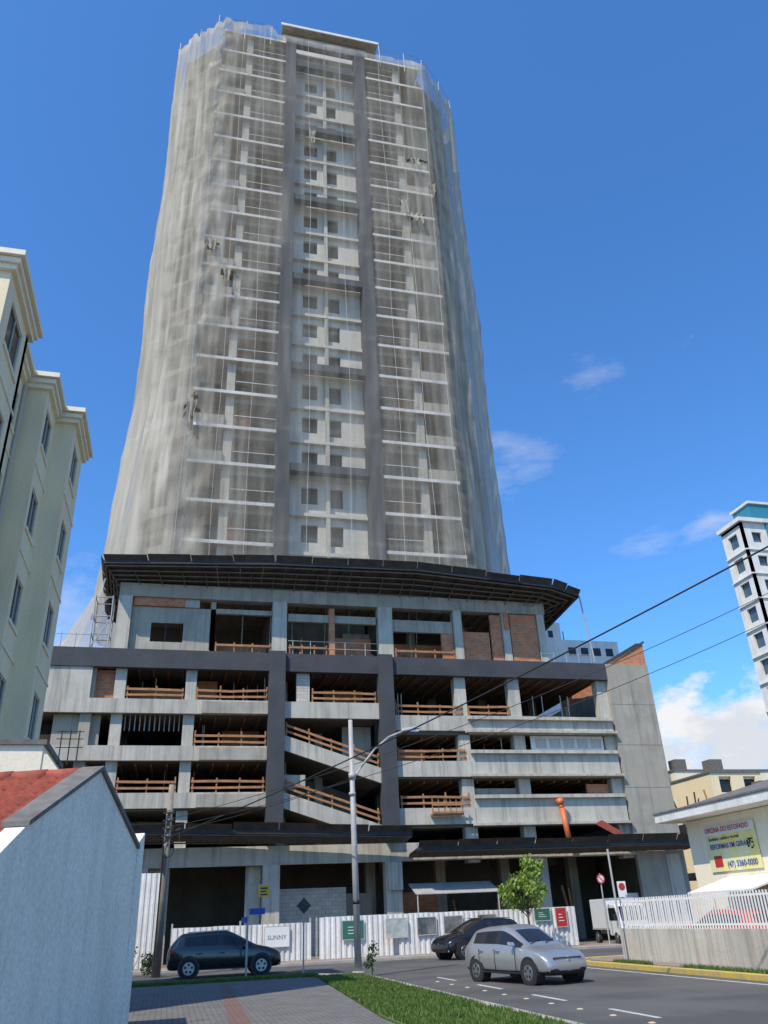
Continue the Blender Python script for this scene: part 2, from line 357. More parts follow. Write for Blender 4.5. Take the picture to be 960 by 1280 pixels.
for zb in (30.6,39.6,48.7,57.8,66.9,76.0): dk.box(6.052,11.898,48.85,49.5,zb-.35,zb+.3)
ch=[(1.2,2.6,Z0+FH*k+.9,Z0+FH*k+2.3) for k in range(-1,NF)]
cc.wall((-4.4,53.5),(-1.0,51.2),20.6,79,.25,ch); cc.wall((18.75,51.2),(22.4,53.5),20.6,79,.25,ch)
sh=[]
for k in range(-1,NF):
    z=Z0+FH*k
    for s0 in (1.5,5.5,9.5,13): sh.append((s0,s0+1.6,z+.9,z+2.2))
cc.wall((-4.4,70),(-4.4,53.5),16,79,.25,sh); cc.wall((22.4,53.5),(22.4,70),16,79,.25,sh); cc.wall((22.4,70),(-4.4,70),16,79,.25,sh)
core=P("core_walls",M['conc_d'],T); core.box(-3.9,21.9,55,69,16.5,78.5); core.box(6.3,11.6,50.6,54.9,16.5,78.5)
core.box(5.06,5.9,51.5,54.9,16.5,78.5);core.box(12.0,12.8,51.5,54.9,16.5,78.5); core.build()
cc.box(-4.4,22.4,53.5,70,79.0,79.3); cc.box(-1,18.75,51.2,53.5,79.0,79.3)
plas.box(4.9,13.6,50.4,58,79.35,82.6); cc.box(4.7,14.6,49.6,59,82.7,82.95); wh.box(4.6,14.7,49.5,49.598,82.68,83.0)
cc.box(-1,5.0,49.6,49.8,79.3,80.0)
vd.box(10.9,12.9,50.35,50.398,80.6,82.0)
dk.box(6.052,11.898,48.85,49.4,78.9,79.5)
poles=P("roof_scaffold_poles",M['galv'],T)
per=[(-5.1,60),(-5.1,56),(-5.1,52.6),(-3.3,50.5),(-1.5,48.7),(1,48.5),(3.5,48.5),(14.5,48.5),(17,48.5),(19,48.7),(21.2,50.6),(23.3,52.6),(23.3,57)]
for i,(x,y) in enumerate(per): poles.cyl((x,y,77.5),(x+random.uniform(-.2,.2),y,80.6+random.uniform(-.4,.5)),.03,n=6)
for a,b in zip(per,per[1:]): 
    if not (a[0]==3.5): poles.cyl((*a,80.3+random.uniform(-.2,.2)),(*b,80.3+random.uniform(-.2,.2)),.025,n=6)
poles.build()
for q in (plas,wh,vd,ccl): q.build()
dk.build(bev=.02)
# ---- upper podium storey (Y=48)
bk=P("brick_infill",M['brick'],T); bl=P("block_infill",M['block'],T); wd_=P("timber_rails",M['wood'],T)
cl=P("podium_bands",M['conc_l'],T); cd=P("parking_interior",M['conc_d'],T); cp=P("podium_concrete",M['conc'],T)
cp.box(-4.3,23.6,47.6,48.3,19.75,20.6)
cp.box(-4.3,23.6,48.3,70,20.3,20.6)
for a,b in ((-4.3,-3.5),(5.0,5.9),(11.8,12.75),(16.95,17.5)): cl.box(a,b,47.55,48.2,16.2,19.748)
cl.box(20.4,20.9,47.62,48.2,16.2,19.748); cl.box(22.95,23.5,47.62,48.2,16.2,19.748)
cp.wall((-3.49,47.9),(1.5,47.9),16.2,19.2,.2,[(1.2,3.1,17.0,18.2)])
cp.box(1.52,4.98,47.75,48.0,18.9,19.2)
bk.box(-3.4,-.4,47.75,48.05,19.22,19.74)
cl.box(-.38,.5,47.8,48.05,19.22,19.74)
cp.box(6.0,11.7,47.8,48.05,18.6,19.1); cp.box(12.8,16.9,47.8,48.05,18.2,19.0); bk.box(17.6,19.5,47.9,48.1,16.2,18.4); bk.box(21.0,22.9,47.7,47.9,16.2,19.7)
bk.box(8.6,8.95,47.6,48.1,16.3,19.5); cp.box(9.9,11.7,49.8,50.0,16.2,18.6); bk.box(20.5,20.85,47.5,47.615,18.6,19.7)
bk.box(9.1,11.6,49.0,49.2,16.2,18.0); cp.box(5.95,8.4,51.5,51.7,16.2,19.7); bk.box(12.9,16.8,49.8,50.0,16.2,18.0); bk.box(1.6,4.9,50.0,50.2,16.2,17.6)
bk.box(19.6,20.35,47.75,47.95,16.2,19.6); bk.box(16.1,16.9,47.8,48.0,16.2,18.19)
for x in (7.1,15.0,19.0): cp.box(x,x+.5,52,52.5,16.2,20.2)
cd.box(-4.0,23.4,55.5,55.8,16.2,20.3); cp.box(1.2,1.5,47.9,50,16.2,19.7)
fr=P("upper_window",M['steel'],T); fr.box(-2.35,-.42,48.0,48.05,17.0,17.06); fr.box(-2.35,-.42,48.0,48.05,18.14,18.2); fr.box(-1.45,-1.38,48.0,48.05,17.06,18.14); fr.build()
db=P("dark_band",M['dark'],T)
db.box(-14,27.1,46.85,47.35,15.1,16.2)
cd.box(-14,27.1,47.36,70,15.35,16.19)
db.box(4.8,5.75,46.6,47.5,5.6,16.28); db.box(11.5,12.4,46.6,47.5,5.6,16.28)
jw=P("formwork_joists",M['wood'],T)
for zc,(xa,xb) in ((15.35,(-13,4.7)),(15.35,(5.9,11.4)),(15.35,(12.6,26.9)),(12.5,(-5,4.7)),(9.9,(-5,4.7)),(11.5,(12.6,26.9)),(8.9,(12.6,26.9)),(20.3,(-3.4,22.8))):
    x=xa
    while x<xb: jw.box(x,x+.09,48.3 if zc>20 else 47.9,53,zc-.14,zc-.002); x+=.85
jw.build()
pr=P("steel_props",M['rope'],T)
for i in range(46):
    x=random.uniform(-3.5,26); zc=random.choice((13.3,10.7,8.2)) if x<5 else random.choice((12.6,9.9))
    if 5<x<12.5: continue
    y=random.uniform(47.7,50.5); pr.cyl((x,y,zc-.7),(x+random.uniform(-.05,.05),y,zc+1.7),.03,n=6)
for i in range(14):
    x=random.uniform(1.6,20); pr.cyl((x,49+random.random()*2,16.2),(x,49+random.random()*2,20.2),.03,n=6)
pr.build()
# ---- section A
def rail(x0,x1,zb,y=47.18,slope=0):
    n=max(2,int((x1-x0)/1.15)); 
    for i in range(n+1):
        x=x0+.08+(x1-x0-.16)*i/n+random.uniform(-.05,.05); z=zb+slope*(x-x0); wd_.beam((x,y+.04,z),(x+random.uniform(-.04,.04),y+.04,z+.72+random.uniform(-.03,.2)),.08,.08)
    for h,t in ((.28,.12),(.62,.13)):
        k=random.uniform(-.05,.05)
        xm=x0+(x1-x0)*random.uniform(.4,.6)
        a=(x0+.03,y-.03,zb+h);m=(xm,y-.03,zb+h+slope*(xm-x0)+k);b=(x1-.03,y-.035,zb+h+slope*(x1-x0)+random.uniform(-.06,.06)); wd_.beam(a,m,.03,t); wd_.beam((xm-.2,y-.062,m[2]-slope*.2-k*.2),b,.03,t)
cl.box(-14,-5.2,46.95,47.25,12.5,15.09)
for zt,xl in ((13.3,-14),(10.7,-14),(8.2,-14)):
    cl.box(xl+ (0 if zt<13 else 8.8),4.79,46.9,47.15,zt-.8,zt)
    cp.box(1.0,4.78,46.78,46.898,zt-.78,zt-.1)
for z in (12.5,9.9,7.3):
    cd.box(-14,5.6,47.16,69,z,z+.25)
for z0,z1 in ((13.3,15.1),(10.7,12.5),(8.2,9.9),(5.9,7.4)):
    for x in (-3.95,.0,):
        cl.box(x,x+.62,47.2,47.75,z0-.8,z1)
    for x in (-10,-5.6): cp.box(x,x+.6,47.2,47.75,z0-.8,z1)
    for yy in (53,59):
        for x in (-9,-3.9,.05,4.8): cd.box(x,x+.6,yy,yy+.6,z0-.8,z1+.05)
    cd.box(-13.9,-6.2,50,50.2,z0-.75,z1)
for (a,b,z) in ((.65,4.75,13.3),(-3.3,-.05,13.3),(.65,4.75,10.7),(.65,4.75,8.2),(-3.3,-.1,8.2)): rail(a,b,z)
bk.box(-5.15,-4.0,47.6,47.8,13.31,15.1); bk.box(-3.2,-.1,49,49.2,12.8,14.4); bk.box(-9,-4.6,48.6,48.8,10.2,11.6); bk.box(.7,1.9,49.5,49.7,12.8,15.1); bk.box(2.4,4.7,51,51.2,10.2,12.4)
cp.box(-7,-4.5,47.5,47.7,10.71,12.49)
for i in range(12): cp.box(-3.2+i*.27,-3.2+i*.27+.05,47.4,47.5,11.6,12.5) 
# ---- section B with ramps
cl.box(5.76,11.49,46.95,47.2,12.35,13.3); cd.box(5.76,11.49,47.21,69,12.35,12.6)
bl.box(6.5,7.3,47.25,47.6,13.31,15.09)
rail(7.4,11.4,13.3)
cl.hexa([(5.76,46.95,10.5),(11.49,46.95,8.65),(11.49,47.2,8.65),(5.76,47.2,10.5),(5.76,46.95,11.35),(11.49,46.95,9.5),(11.49,47.2,9.5),(5.76,47.2,11.35)])
cl.hexa([(5.76,46.95,7.35),(11.49,46.95,5.5),(11.49,47.2,5.5),(5.76,47.2,7.35),(5.76,46.95,8.2),(11.49,46.95,6.35),(11.49,47.2,6.35),(5.76,47.2,8.2)])
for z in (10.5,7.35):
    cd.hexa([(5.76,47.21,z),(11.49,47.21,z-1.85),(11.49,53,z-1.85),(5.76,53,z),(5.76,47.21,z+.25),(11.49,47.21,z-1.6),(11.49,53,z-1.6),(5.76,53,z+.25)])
rail(5.85,11.4,11.35,slope=-1.85/5.73); rail(5.85,11.4,8.2,slope=-1.85/5.73)
cl.box(5.77,6.3,50,50.5,5.5,15.3); cl.box(8.2,8.7,51,51.5,5.5,12.3); cp.box(5.77,11.48,54,54.2,5.5,12.3); cl.box(5.77,7.1,47.5,47.7,8.5,9.2)
cl.box(9.6,11.4,49,49.2,10.2,12.3); bk.box(8.8,11.4,51,51.2,12.7,15.1)
# ---- section C
for zt in (12.6,9.9,7.25):
    cl.box(12.41,17.15,46.95,47.2,zt-.9,zt)
    rail(12.6,16.9,zt)
for (zb,zt) in ((11.55,12.6),(8.95,10.55),(6.2,7.95)):
    cl.box(17.16,27.0,46.95,47.2,zb,zt)
    cl.box(17.1,26.9,46.7,46.948,zt-.22,zt-.02)
    cl.box(16.9,27.05,46.62,46.948,zb+.02,zb+.16)
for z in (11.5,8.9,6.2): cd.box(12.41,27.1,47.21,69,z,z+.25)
for z0,z1 in ((12.6,15.1),(9.9,11.55),(7.3,9.0),(5.2,6.25)):
    for x in (16.5,20.15,26.4): cl.box(x,x+.75,47.22,47.85,z0-.9,z1)
    for yy in (53,59):
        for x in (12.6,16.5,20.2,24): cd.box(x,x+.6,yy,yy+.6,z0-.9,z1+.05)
rail(17.3,20.0,12.6)
pan=P("white_window_panel",M['white'],T)
pan.wall((21.3,47.3),(26.3,47.3),10.56,11.5,.1,[(.3+i*.95,.3+i*.95+.75,10.75,11.35) for i in range(5)]); pan.build()
gp=P("panel_glass",M['frame'],T); gp.box(21.4,26.2,47.36,47.39,10.7,11.4); gp.build()
cp.box(17.3,20.1,47.6,47.8,7.96,8.4); bk.box(24.8,26.3,47.5,47.7,7.96,8.6); bk.box(12.7,15,49.5,49.7,9.2,11); bk.box(21,26,50,50.2,11.8,13.4)
crate=P("timber_crate",M['wood'],T)
for i in range(6): crate.box(14.3+i*.36,14.36+i*.36,46.4,46.46,6.9,7.8)
for z in (6.9,7.3,7.72): crate.box(14.3,16.2,46.34,46.39,z,z+.09)
crate.box(14.3,16.2,46.4,46.9,6.8,6.89); crate.build()
ch2=P("debris_chute",M['orange'],T); ch2.cyl((22.4,46.6,7.6),(22.4,46.5,7.3),.24,.17,16); ch2.cyl((22.45,46.5,7.1),(22.6,46.4,5.1),.17,.16,14); ch2.cyl((22.4,46.55,7.3),(22.45,46.5,7.1),.14,.14,12); ch2.build(True)
rs=P("rust_sheet",M['roof'],T); rs.hexa([(24.5,46.6,6.2),(26.6,46.6,5.1),(26.9,46.6,5.3),(25.0,46.6,6.4),(24.5,46.65,6.2),(26.6,46.65,5.1),(26.9,46.65,5.3),(25.0,46.65,6.4)]); rs.build()
rw=P("blank_side_wall",M['conc'],T)
rw.box(27.12,30.3,46.9,47.2,0,16.2); rw.box(30.0,30.3,47.2,70,0,16.2); rw.build()
rj=P("wall_pour_lines",M['conc_d'],T)
for z in (5.6,8.3,10.9,13.5): rj.box(27.12,30.31,46.894,46.8985,z,z+.02)
rj.build()
bk.hexa([(27.6,47.0,16.21),(30.3,47.0,16.21),(30.3,47.2,16.21),(27.6,47.2,16.21),(27.6,47.0,16.25),(30.3,47.0,17.75),(30.3,47.2,17.75),(27.6,47.2,16.25)])
cop=P("parapet_coping",M['dark'],T); cop.beam((27.3,47.1,16.25),(30.4,47.1,17.85),.35,.14); cop.box(30.0,30.35,47.3,60,17.7,17.85); cop.build()
bk.box(30.05,30.28,47.2,60,16.2,17.7)
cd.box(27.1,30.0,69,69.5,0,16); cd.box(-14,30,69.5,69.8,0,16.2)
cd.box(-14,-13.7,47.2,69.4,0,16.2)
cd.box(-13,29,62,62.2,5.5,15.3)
# ---- ground floor
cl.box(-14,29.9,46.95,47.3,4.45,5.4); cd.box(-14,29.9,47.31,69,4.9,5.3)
for a,b in ((-1.9,-1.2),(4.75,5.65),(11.5,12.4),(20.3,21.2),(29.0,29.9),(-6,-5.2)): cl.box(a,b,46.8,47.5,0,4.448)
bl.box(5.7,9.6,48.6,48.8,0,3.3); cp.box(9.6,11.4,50.0,50.2,0,3.0); cl.box(11.6,12.4,46.6,46.79,3.0,4.4)
cd.box(-13,29,56,56.3,0,4.9); bk.box(13,16,52,52.2,0,3)
for yy in (52,):
    for x in (-1.8,4.8,11.5,16,20.3,25): cp.box(x,x+.6,yy,yy+.6,0,4.9)
cl.box(3.9,4.7,47.6,47.8,0,4.44); cp.box(-1.15,-.1,47.4,47.6,0,4.44)
gi=P("site_materials",M['wood'],T)
for i in range(12): x=random.uniform(12.8,28); gi.beam((x,48.3,0),(x+random.uniform(-.6,.6),49,random.uniform(1.5,3.2)),.08,.12)
gi.build()
tarp=P("canvas_awning",M['galv'],T); tarp.hexa([(12.8,45.5,2.7),(17.6,45.5,2.7),(17.6,47.0,3.25),(12.8,47.0,3.25),(12.8,45.5,2.74),(17.6,45.5,2.74),(17.6,47.0,3.3),(12.8,47.0,3.3)])
for x in (12.9,17.5): tarp.cyl((x,45.55,0),(x,45.55,2.7),.04,n=8)
tarp.build()
door=P("door",M['white'],T); door.box(26.2,27.1,47.5,47.6,0,2.4); door.build()
for q in (cc,cp,cl,cd,bk,bl,wd_,db): q.build()
# ---- protective trays
def tray(name,pts,seed,strut=.4):
    b=P(name+"_boards",M['woodd'],T); s=P(name+"_frame",M['steel'],T); sw=P(name+"_timbers",M['coping'],T); rnd=random.Random(seed)
    for (o0,i0),(o1,i1) in zip(pts,pts[1:]):
        o0,i0,o1,i1=map(Vector,(o0,i0,o1,i1)); L=(o1-o0).length; n=max(1,int(L/.7))
        for k in range(n):
            a,c_=k/n,(k+1)/n-.0015
            j=Vector((0,0,rnd.uniform(-.012,.012)))
            A=o0.lerp(o1,a);B=o0.lerp(o1,c_);C=i0.lerp(i1,c_);D=i0.lerp(i1,a); dz=Vector((0,0,.05))
            b.hexa([A+j,B+j,C+j,D+j,A+dz+j,B+dz+j,C+dz+j,D+dz+j])
            if k%2==0:
                t0=A-Vector((0,0,.06)); t1=D-Vector((0,0,.06)); s.beam(t0,t1,.06,.1); low=D-Vector((0,0,strut)); sw.beam(low,t0.lerp(t1,.25),.04,.04)
        for q in (.08,.3,.5,.7,.92):
            sw.beam(o0.lerp(i0,q)-Vector((0,0,.13)),o1.lerp(i1,q)-Vector((0,0,.13)),.09,.07)
        s.beam(o0,o1,.08,.2)
        out_=(o0-i0).normalized(); kk=max(2,int(L/2.2))
        for q in range(kk):
            A=o0.lerp(o1,q/kk)+Vector((0,0,.05));B=o0.lerp(o1,(q+1)/kk-.004)+Vector((0,0,.05)); hh=rnd.uniform(.8,1.15); up=Vector((out_.x*.3,out_.y*.3,.36*hh)); th=Vector((0,.03,0))
            b.hexa([A,B,B+th,A+th,A+up,B+up,B+up+th,A+up+th])
    b.build(); s.build(); sw.build()
tray("upper_tray",[((-5.6,56,21.2),(-4.4,56,20.7)),((-5.2,46.0,21.2),(-4.3,48,20.65)),((4.9,45.5,21.5),(4.9,47.9,20.75)),((14,45.4,21.6),(14,47.9,20.75)),((23.4,45.5,21.0),(22.6,47.9,20.6)),((26.0,46.9,21.0),(23.7,48.3,20.6)),((27,56,21.1),(23.6,56,20.5))],3)
tray("lower_tray_left",[((-8,45.3,6.15),(-8,46.9,5.75)),((-1.9,45.0,6.1),(-1.9,46.9,5.75)),((12.6,44.9,5.7),(12.6,46.5,5.5))],4,.15)
tray("lower_tray_right",[((12.9,44.9,4.95),(12.9,46.8,4.75)),((22,44.9,4.95),(22,46.8,4.75)),((31.0,45.0,5.0),(30.4,46.8,4.8)),((32,52,4.95),(30.4,52,4.7))],5,.15)
sc=P("scaffold_frame",M['galv'],T)
for x in (-5.6,-4.6):
    for y in (47.4,48.6): sc.cyl((x,y,16.2),(x,y,19.6),.04,n=6)
for z in (17.2,18.3,19.5):
    for y in (47.4,48.6): sc.cyl((-5.6,y,z),(-4.6,y,z),.035,n=6)
    for x in (-5.6,-4.6): sc.cyl((x,47.4,z),(x,48.6,z),.035,n=6)
sc.cyl((-5.6,47.4,16.3),(-4.6,47.4,18.2),.03,n=6)
for i in range(4): sc.cyl((-8.0+i*.8,47.3,16.2),(-8.0+i*.8,47.3,17.2),.025,n=6)
for i in range(5): sc.cyl((22.8+i*.9,47.3,16.2),(22.8+i*.9,47.3,17.0),.025,n=6)
sc.cyl((22.8,47.3,16.9),(26.5,47.3,16.9),.02,n=6); sc.cyl((-8,47.3,17.1),(-5.6,47.3,17.1),.02,n=6)
sc.cyl((26.1,47.0,21.0),(26.5,47.0,16.3),.05,n=6)
for x in (6.3,7.4,9.6,10.9): sc.cyl((x,47.6,16.2),(x,47.6,17.3),.025,n=6)
for z in (16.8,17.25): sc.cyl((6.0,47.6,z),(11.7,47.6,z),.025,n=6); sc.cyl((12.8,47.6,z-.5),(16.9,47.6,z-.5),.025,n=6)
sc.build()
ur=P("upper_timber_rails",M['wood'],T)
for (a,b) in ((1.6,4.9),(6.1,8.4),(12.9,16.8)):
    ur.box(a,b,47.5,47.53,16.75,16.88); 
    for i in range(4): x=a+(b-a)*i/3; ur.box(x-.04,x+.04,47.54,47.6,16.2,17.0)
for i in range(14): a=random.uniform(1,22); ur.beam((a,47.7,16.25),(a+random.uniform(-.4,.4),48.6,16.3+random.random()*1.6),.06,.1)
ur.build()
# ------------------------------------------------------------ netting
def net():
    plan=[(-5.15,70.5),(-5.15,52.7),(-3.2,50.2),(-1.6,48.5),(18.9,48.5),(21.2,50.4),(23.6,52.9),(23.6,70.5)]
    pts=[];tot=0
    for a,b in zip(plan,plan[1:]):
        a=Vector((*a,0));b=Vector((*b,0));L=(b-a).length;n=max(1,int(L/.24))
        for i in range(n): pts.append((a.lerp(b,i/n),Vector(((b-a).y,-(b-a).x,0)).normalized(),tot+L*i/n))
        tot+=L
    pts.append((Vector((*plan[-1],0)),Vector((1,0,0)),tot))
    nr=[]
    for i in range(len(pts)):
        s=Vector((0,0,0))
        for j in range(max(0,i-3),min(len(pts),i+4)): s+=pts[j][1]
        nr.append(s.normalized())
    rows=170; V=[];D=[];F=[]
    nz=noise.noise
    holesN=[(1.0,47.3,.7,.5),(-.6,50.2,.5,.6),(17.3,64.3,1.0,.25),(17.0,57.0,.7,.4),(-1.0,34.0,.5,1.3),(15.8,58.5,.4,.3),(18.6,61,.3,.7),(7.6,65.0,.25,.9)]
    for j in range(rows+1):
        t=j/rows
        for i,(q,_,s) in enumerate(pts):
            zt=80.0+.7*nz(Vector((s*.35,3.3,0)))+.6*nz(Vector((s*1.3,8,0)))
            if 4.0<q.x<14.6 and q.y<49: zt=79.3+.2*nz(Vector((s*2,1,0)))
            elif q.x>14.6: zt-=.9
            if -3.5<q.x<-1.0: zt-=.9
            z=21.3+(zt-21.3)*t
            if q.y>48.6 or q.x<-1.5: z=(20.8)+(zt-20.8)*t
            side= 1 if (q.y>48.7) else 0
            sw=s+.5*nz(Vector((s*.4,z*.06,11)))
            fa=(1-abs(nz(Vector((sw*1.3,z*.035,1.0))))*2)
            fb=nz(Vector((sw*.45,z*.07,5.0)))
            amp=(.2+.8*min(1,(79.5-z)/14)) if z<79.5 else .2
            fold=(fa-.6)*(.36 if side else .08)+fb*(.38 if side else .14)*amp+nz(Vector((s*2.6,z*.7,2)))*.05
            crump=max(0,1-abs(q.x+.6)/1.6) if not side else 0
            fold+=crump*(.38*nz(Vector((s*1.1,z*.5,7)))+.15*nz(Vector((s*3,z*1.4,7))))
            patch=max(0,nz(Vector((s*.16,z*.10,21))))*2
            if not side: fold+=patch*.22*nz(Vector((s*1.8+z*.8,z*1.0,8)))
            cx=nr[i]*fold
            fl=(max(0,(44-z)/23)**1.5*1.3) if q.x<-3 else (max(0,(44-z)/23)**1.5*.7 if q.x<-1.7 else 0)
            V.append((q.x+cx.x-fl,q.y+cx.y,z))
            x=q.x
            if side: d=.58 if x>5 else .62
            elif x<.5: d=.50
            elif x<5: d=.29
            elif x<12.9: d=.17
            elif x<17: d=.29
            else: d=.42
            d+=.20*nz(Vector((s*.3,z*.12,9)))+.06*nz(Vector((s*1.4,z*.22,4)))+.22*patch*max(0,nz(Vector((s*.8-z*.5,z*.4,31)))+.3)
            d+=.26*max(0,fa-.72)/.28*(1 if side else .3)
            d+=crump*.22*max(0,nz(Vector((s*1.2,z*.6,17)))+.4)
            k=(z-24.4)%9.09
            if k<.4: d+=.10
            if (s+.35*nz(Vector((0,z*.12,s//2.1))))%2.1<.24: d+=.10
            if t>.985: d+=.25
            D.append(max(.06,min(.95,d)))
    nc=len(pts)
    for j in range(rows):
        for i in range(nc-1):
            k=j*nc+i; cx=sum(V[m][0] for m in (k,k+1,k+nc))/3; cz=V[k][2]; cy=V[k][1]
            if cy<49.6 and any(((cx-hx)/a)**2+((cz-hz)/b)**2+.7*nz(Vector((cx*3,cz*3,0)))<1 for hx,hz,a,b in holesN): continue
            F.append((k,k+1,k+nc+1,k+nc))
    o=obj("net",V,F,M['net'],T,smooth=True)
    at=o.data.attributes.new("dens",'FLOAT','POINT'); at.data.foreach_set('value',D)
    V=[];F=[];D=[]
    for hx,hz,a,b in holesN:
        for rep in range(2):
            x0=hx+random.uniform(-a,a)*.5; k0=len(V); nW,nH=5,8; wd2=random.uniform(.3,.7); hh=random.uniform(.9,2.2)
            for jj in range(nH+1):
                for ii in range(nW+1):
                    tt=jj/nH; V.append((x0+(ii/nW-.5)*wd2*(1-.5*tt)+.2*nz(Vector((hx,tt*2,rep*3))),48.25-.15*math.sin(ii*1.7+rep)-.2*tt,hz+b*.8-hh*tt)); D.append(.55)
            for jj in range(nH):
                for ii in range(nW): k=k0+jj*(nW+1)+ii; F.append((k,k+1,k+nW+2,k+nW+1))
    for side_ in (0,1):
        k0=len(V); ni=31 if side_==0 else 13
        for j in range(19):
            t=j/18
            for i in range(ni):
                if side_==0: y=52.5+i*.6; base=-6.55; ex=2.6-.02*i
                else: y=47.9+i*.383; base=-5.2-1.35*(i/12); ex=1.2+1.4*(i/12)
                z=21.0-t*(4.8); x=base-(t**1.15)*ex+.14*nz(Vector((y*1.3,z*.4,0)))*(1 if 0<i<ni-1 else 0)
                V.append((x,y,z)); D.append(.52+.15*nz(Vector((y,z,3)))+(.12 if abs((y%1.5)-.7)<.15 else 0))
        for j in range(18):
            for i in range(ni-1): k=k0+j*ni+i; F.append((k,k+1,k+ni+1,k+ni))
    o=obj("net_apron_and_flaps",V,F,M['net'],T,smooth=True)
    at=o.data.attributes.new("dens",'FLOAT','POINT'); at.data.foreach_set('value',D)
    rp=P("net_ropes",M['rope'],T)
    for x in (-1.3,.9,3.1,7.3,10.4,14.2,16.3,18.4):
        z=21.4
        while z<78.5:
            a=(x+.35*nz(Vector((x,z*.06,0))),48.22,z); z2=min(z+3,79); b=(x+.35*nz(Vector((x,z2*.06,0))),48.22,z2); rp.cyl(a,b,.013,n=4); z=z2
    rp.build()
net()
# ------------------------------------------------------------ apartment building at left
B=empty("cream_apartment_building")
bw=P("walls",M['cream'],B); bt=P("cornices",M['creaml'],B); bg_=P("glazing",M['glass'],B); bf=P("window_frames",M['frame'],B)
HB=16.6; ST=2.75
def xwin(Y0,Y1,xf,zlist,h=1.2):
    for z in zlist:
        bg_.box(xf-.09,xf-.07,Y0,Y1,z,z+h)
        bf.box(xf-.07,xf-.03,Y0,Y0+.05,z,z+h); bf.box(xf-.07,xf-.03,Y1-.05,Y1,z,z+h); bf.box(xf-.065,xf-.035,(Y0+Y1)/2-.025,(Y0+Y1)/2+.025,z+.05,z+h-.05)
        bf.box(xf-.07,xf-.03,Y0+.05,Y1-.05,z,z+.05); bf.box(xf-.07,xf-.03,Y0+.05,Y1-.05,z+h-.05,z+h)
        bt.box(xf+.002,xf+.05,Y0-.1,Y1+.1,z-.12,z-.02)
zl=[1.0+ST*k for k in range(6)]
def xface(xf,Y0,Y1,wins):
    hs=[(a-Y0,b-Y0,z,z+h) for (a,b,h) in wins for z in zl]
    bw.wall((xf,Y0),(xf,Y1),0,HB,.25,hs)
    for (a,b,h) in wins: xwin(a,b,xf,zl,h)
xface(-5.0,16.7,19.4,[(17.3,18.8,1.35)])
xface(-5.45,19.4,21.8,[(20.5,21.4,1.2)])
xface(-4.75,21.8,23.6,[(22.1,23.2,1.3)])
xface(-4.15,23.6,26.0,[(24.1,25.2,1.3)])
bw.box(-5.7,-5.251,19.16,19.4,0,HB-.01) ; bw.box(-5.46,-5.0,19.15,19.398,0,HB-.01)
bw.box(-5.7,-5.001,21.8,22.0,0,HB-.01); bw.box(-5.0,-4.4,23.6,23.8,0,HB-.01)
bw.wall((-18,16.7),(-5.25,16.7),0,HB,.24,[(10.2,11.6,z,z+1.25) for z in zl]+[(5,6.6,z,z+1.25) for z in zl])
bg_.box(-17,-6,16.85,16.87,1,HB-.6)
bw.box(-18,-17.75,16.95,26,0,HB); bw.box(-18,-4.4,25.75,26,0,HB)
cdB=P("roof_slab",M['creaml'],B); cdB.box(-18,-5.5,16.95,25.7,HB-.3,HB-.1); cdB.build()
for (x,Y0,Y1) in ((-5.0,16.7,19.4),(-5.45,19.4,21.8),(-4.75,21.8,23.6),(-4.15,23.6,26.0)):
    for dz,o_ in ((0,.12),(.16,.2),(.34,.3)):
        y0=Y0-(o_ if x>-5.4 else -.31); y1=Y1+(o_ if x in(-5.0,-4.15) else (-.31))
        bt.box(x-.9,x+o_,y0,y1,HB+dz-.1,HB+dz+.06)
    for z in (ST*1+.15,ST*2+.15,ST*3+.15,ST*4+.15,ST*5+.15): bt.box(x-.02,x+.035,Y0+.004,Y1-.004,z,z+.08)
for dz,o_ in ((0,.12),(.16,.2),(.34,.3)): bt.box(-18,-5.91,16.7-o_,17.5,HB+dz-.1,HB+dz+.06)
dp=P("downpipes",M['frame'],B); dp.cyl((-5.38,21.65,0),(-5.38,21.65,HB-.1),.05,n=8); dp.build()
for q in (bw,bt,bg_,bf): q.build()
# ------------------------------------------------------------ low annex block and gabled garden house
A=empty("low_cream_annex"); a=P("walls",M['creaml'],A); a.box(-9,-2.15,14.0,16.2,0,4.35); a.hexa([(-2.15,14.02,0),(-1.7,14.02,0),(-1.7,16.2,0),(-2.15,16.2,0),(-2.15,14.02,4.3),(-1.7,14.02,3.75),(-1.7,16.2,3.75),(-2.15,16.2,4.3)]); a.build()
a=P("parapet_cap",M['coping'],A); a.box(-9.05,-2.1,13.95,16.25,4.35,4.43); a.build()
a=P("aerials",M['steel'],A)
for x in (-2.1,-1.95,-1.8): 
    a.cyl((x,15.5,4.3),(x,15.5,4.9),.012,n=5)
    for z in (4.6,4.75,4.88): a.cyl((x-.08,15.5,z),(x+.08,15.5,z),.008,n=4)
a.build()
G=empty("gabled_garden_house")
A0=Vector((-1.40,8.8));C0=Vector((-.47,11.9));d=(C0-A0).normalized();n=Vector((-d.y,d.x));Lg=(C0-A0).length; mid=Lg*.52
def gp_(s,o,z): q=A0+d*s+n*o; return (q.x,q.y,z)
g=P("gable_wall",M['stucco'],G)
ze,zp,zf=2.58,3.36,2.60
g.v=[gp_(-.6,0,0),gp_(Lg,0,0),gp_(Lg,0,zf),gp_(mid,0,zp),gp_(0,0,ze),gp_(-.6,0,2.2),gp_(-.6,.2,0),gp_(Lg,.2,0),gp_(Lg,.2,zf),gp_(mid,.2,zp),gp_(0,.2,ze),gp_(-.6,.2,2.2)]
g.f=[(0,1,2,3,4,5),(11,10,9,8,7,6),(0,6,7,1),(1,7,8,2),(2,8,9,3),(3,9,10,4),(4,10,11,5),(5,11,6,0)]
g.build()
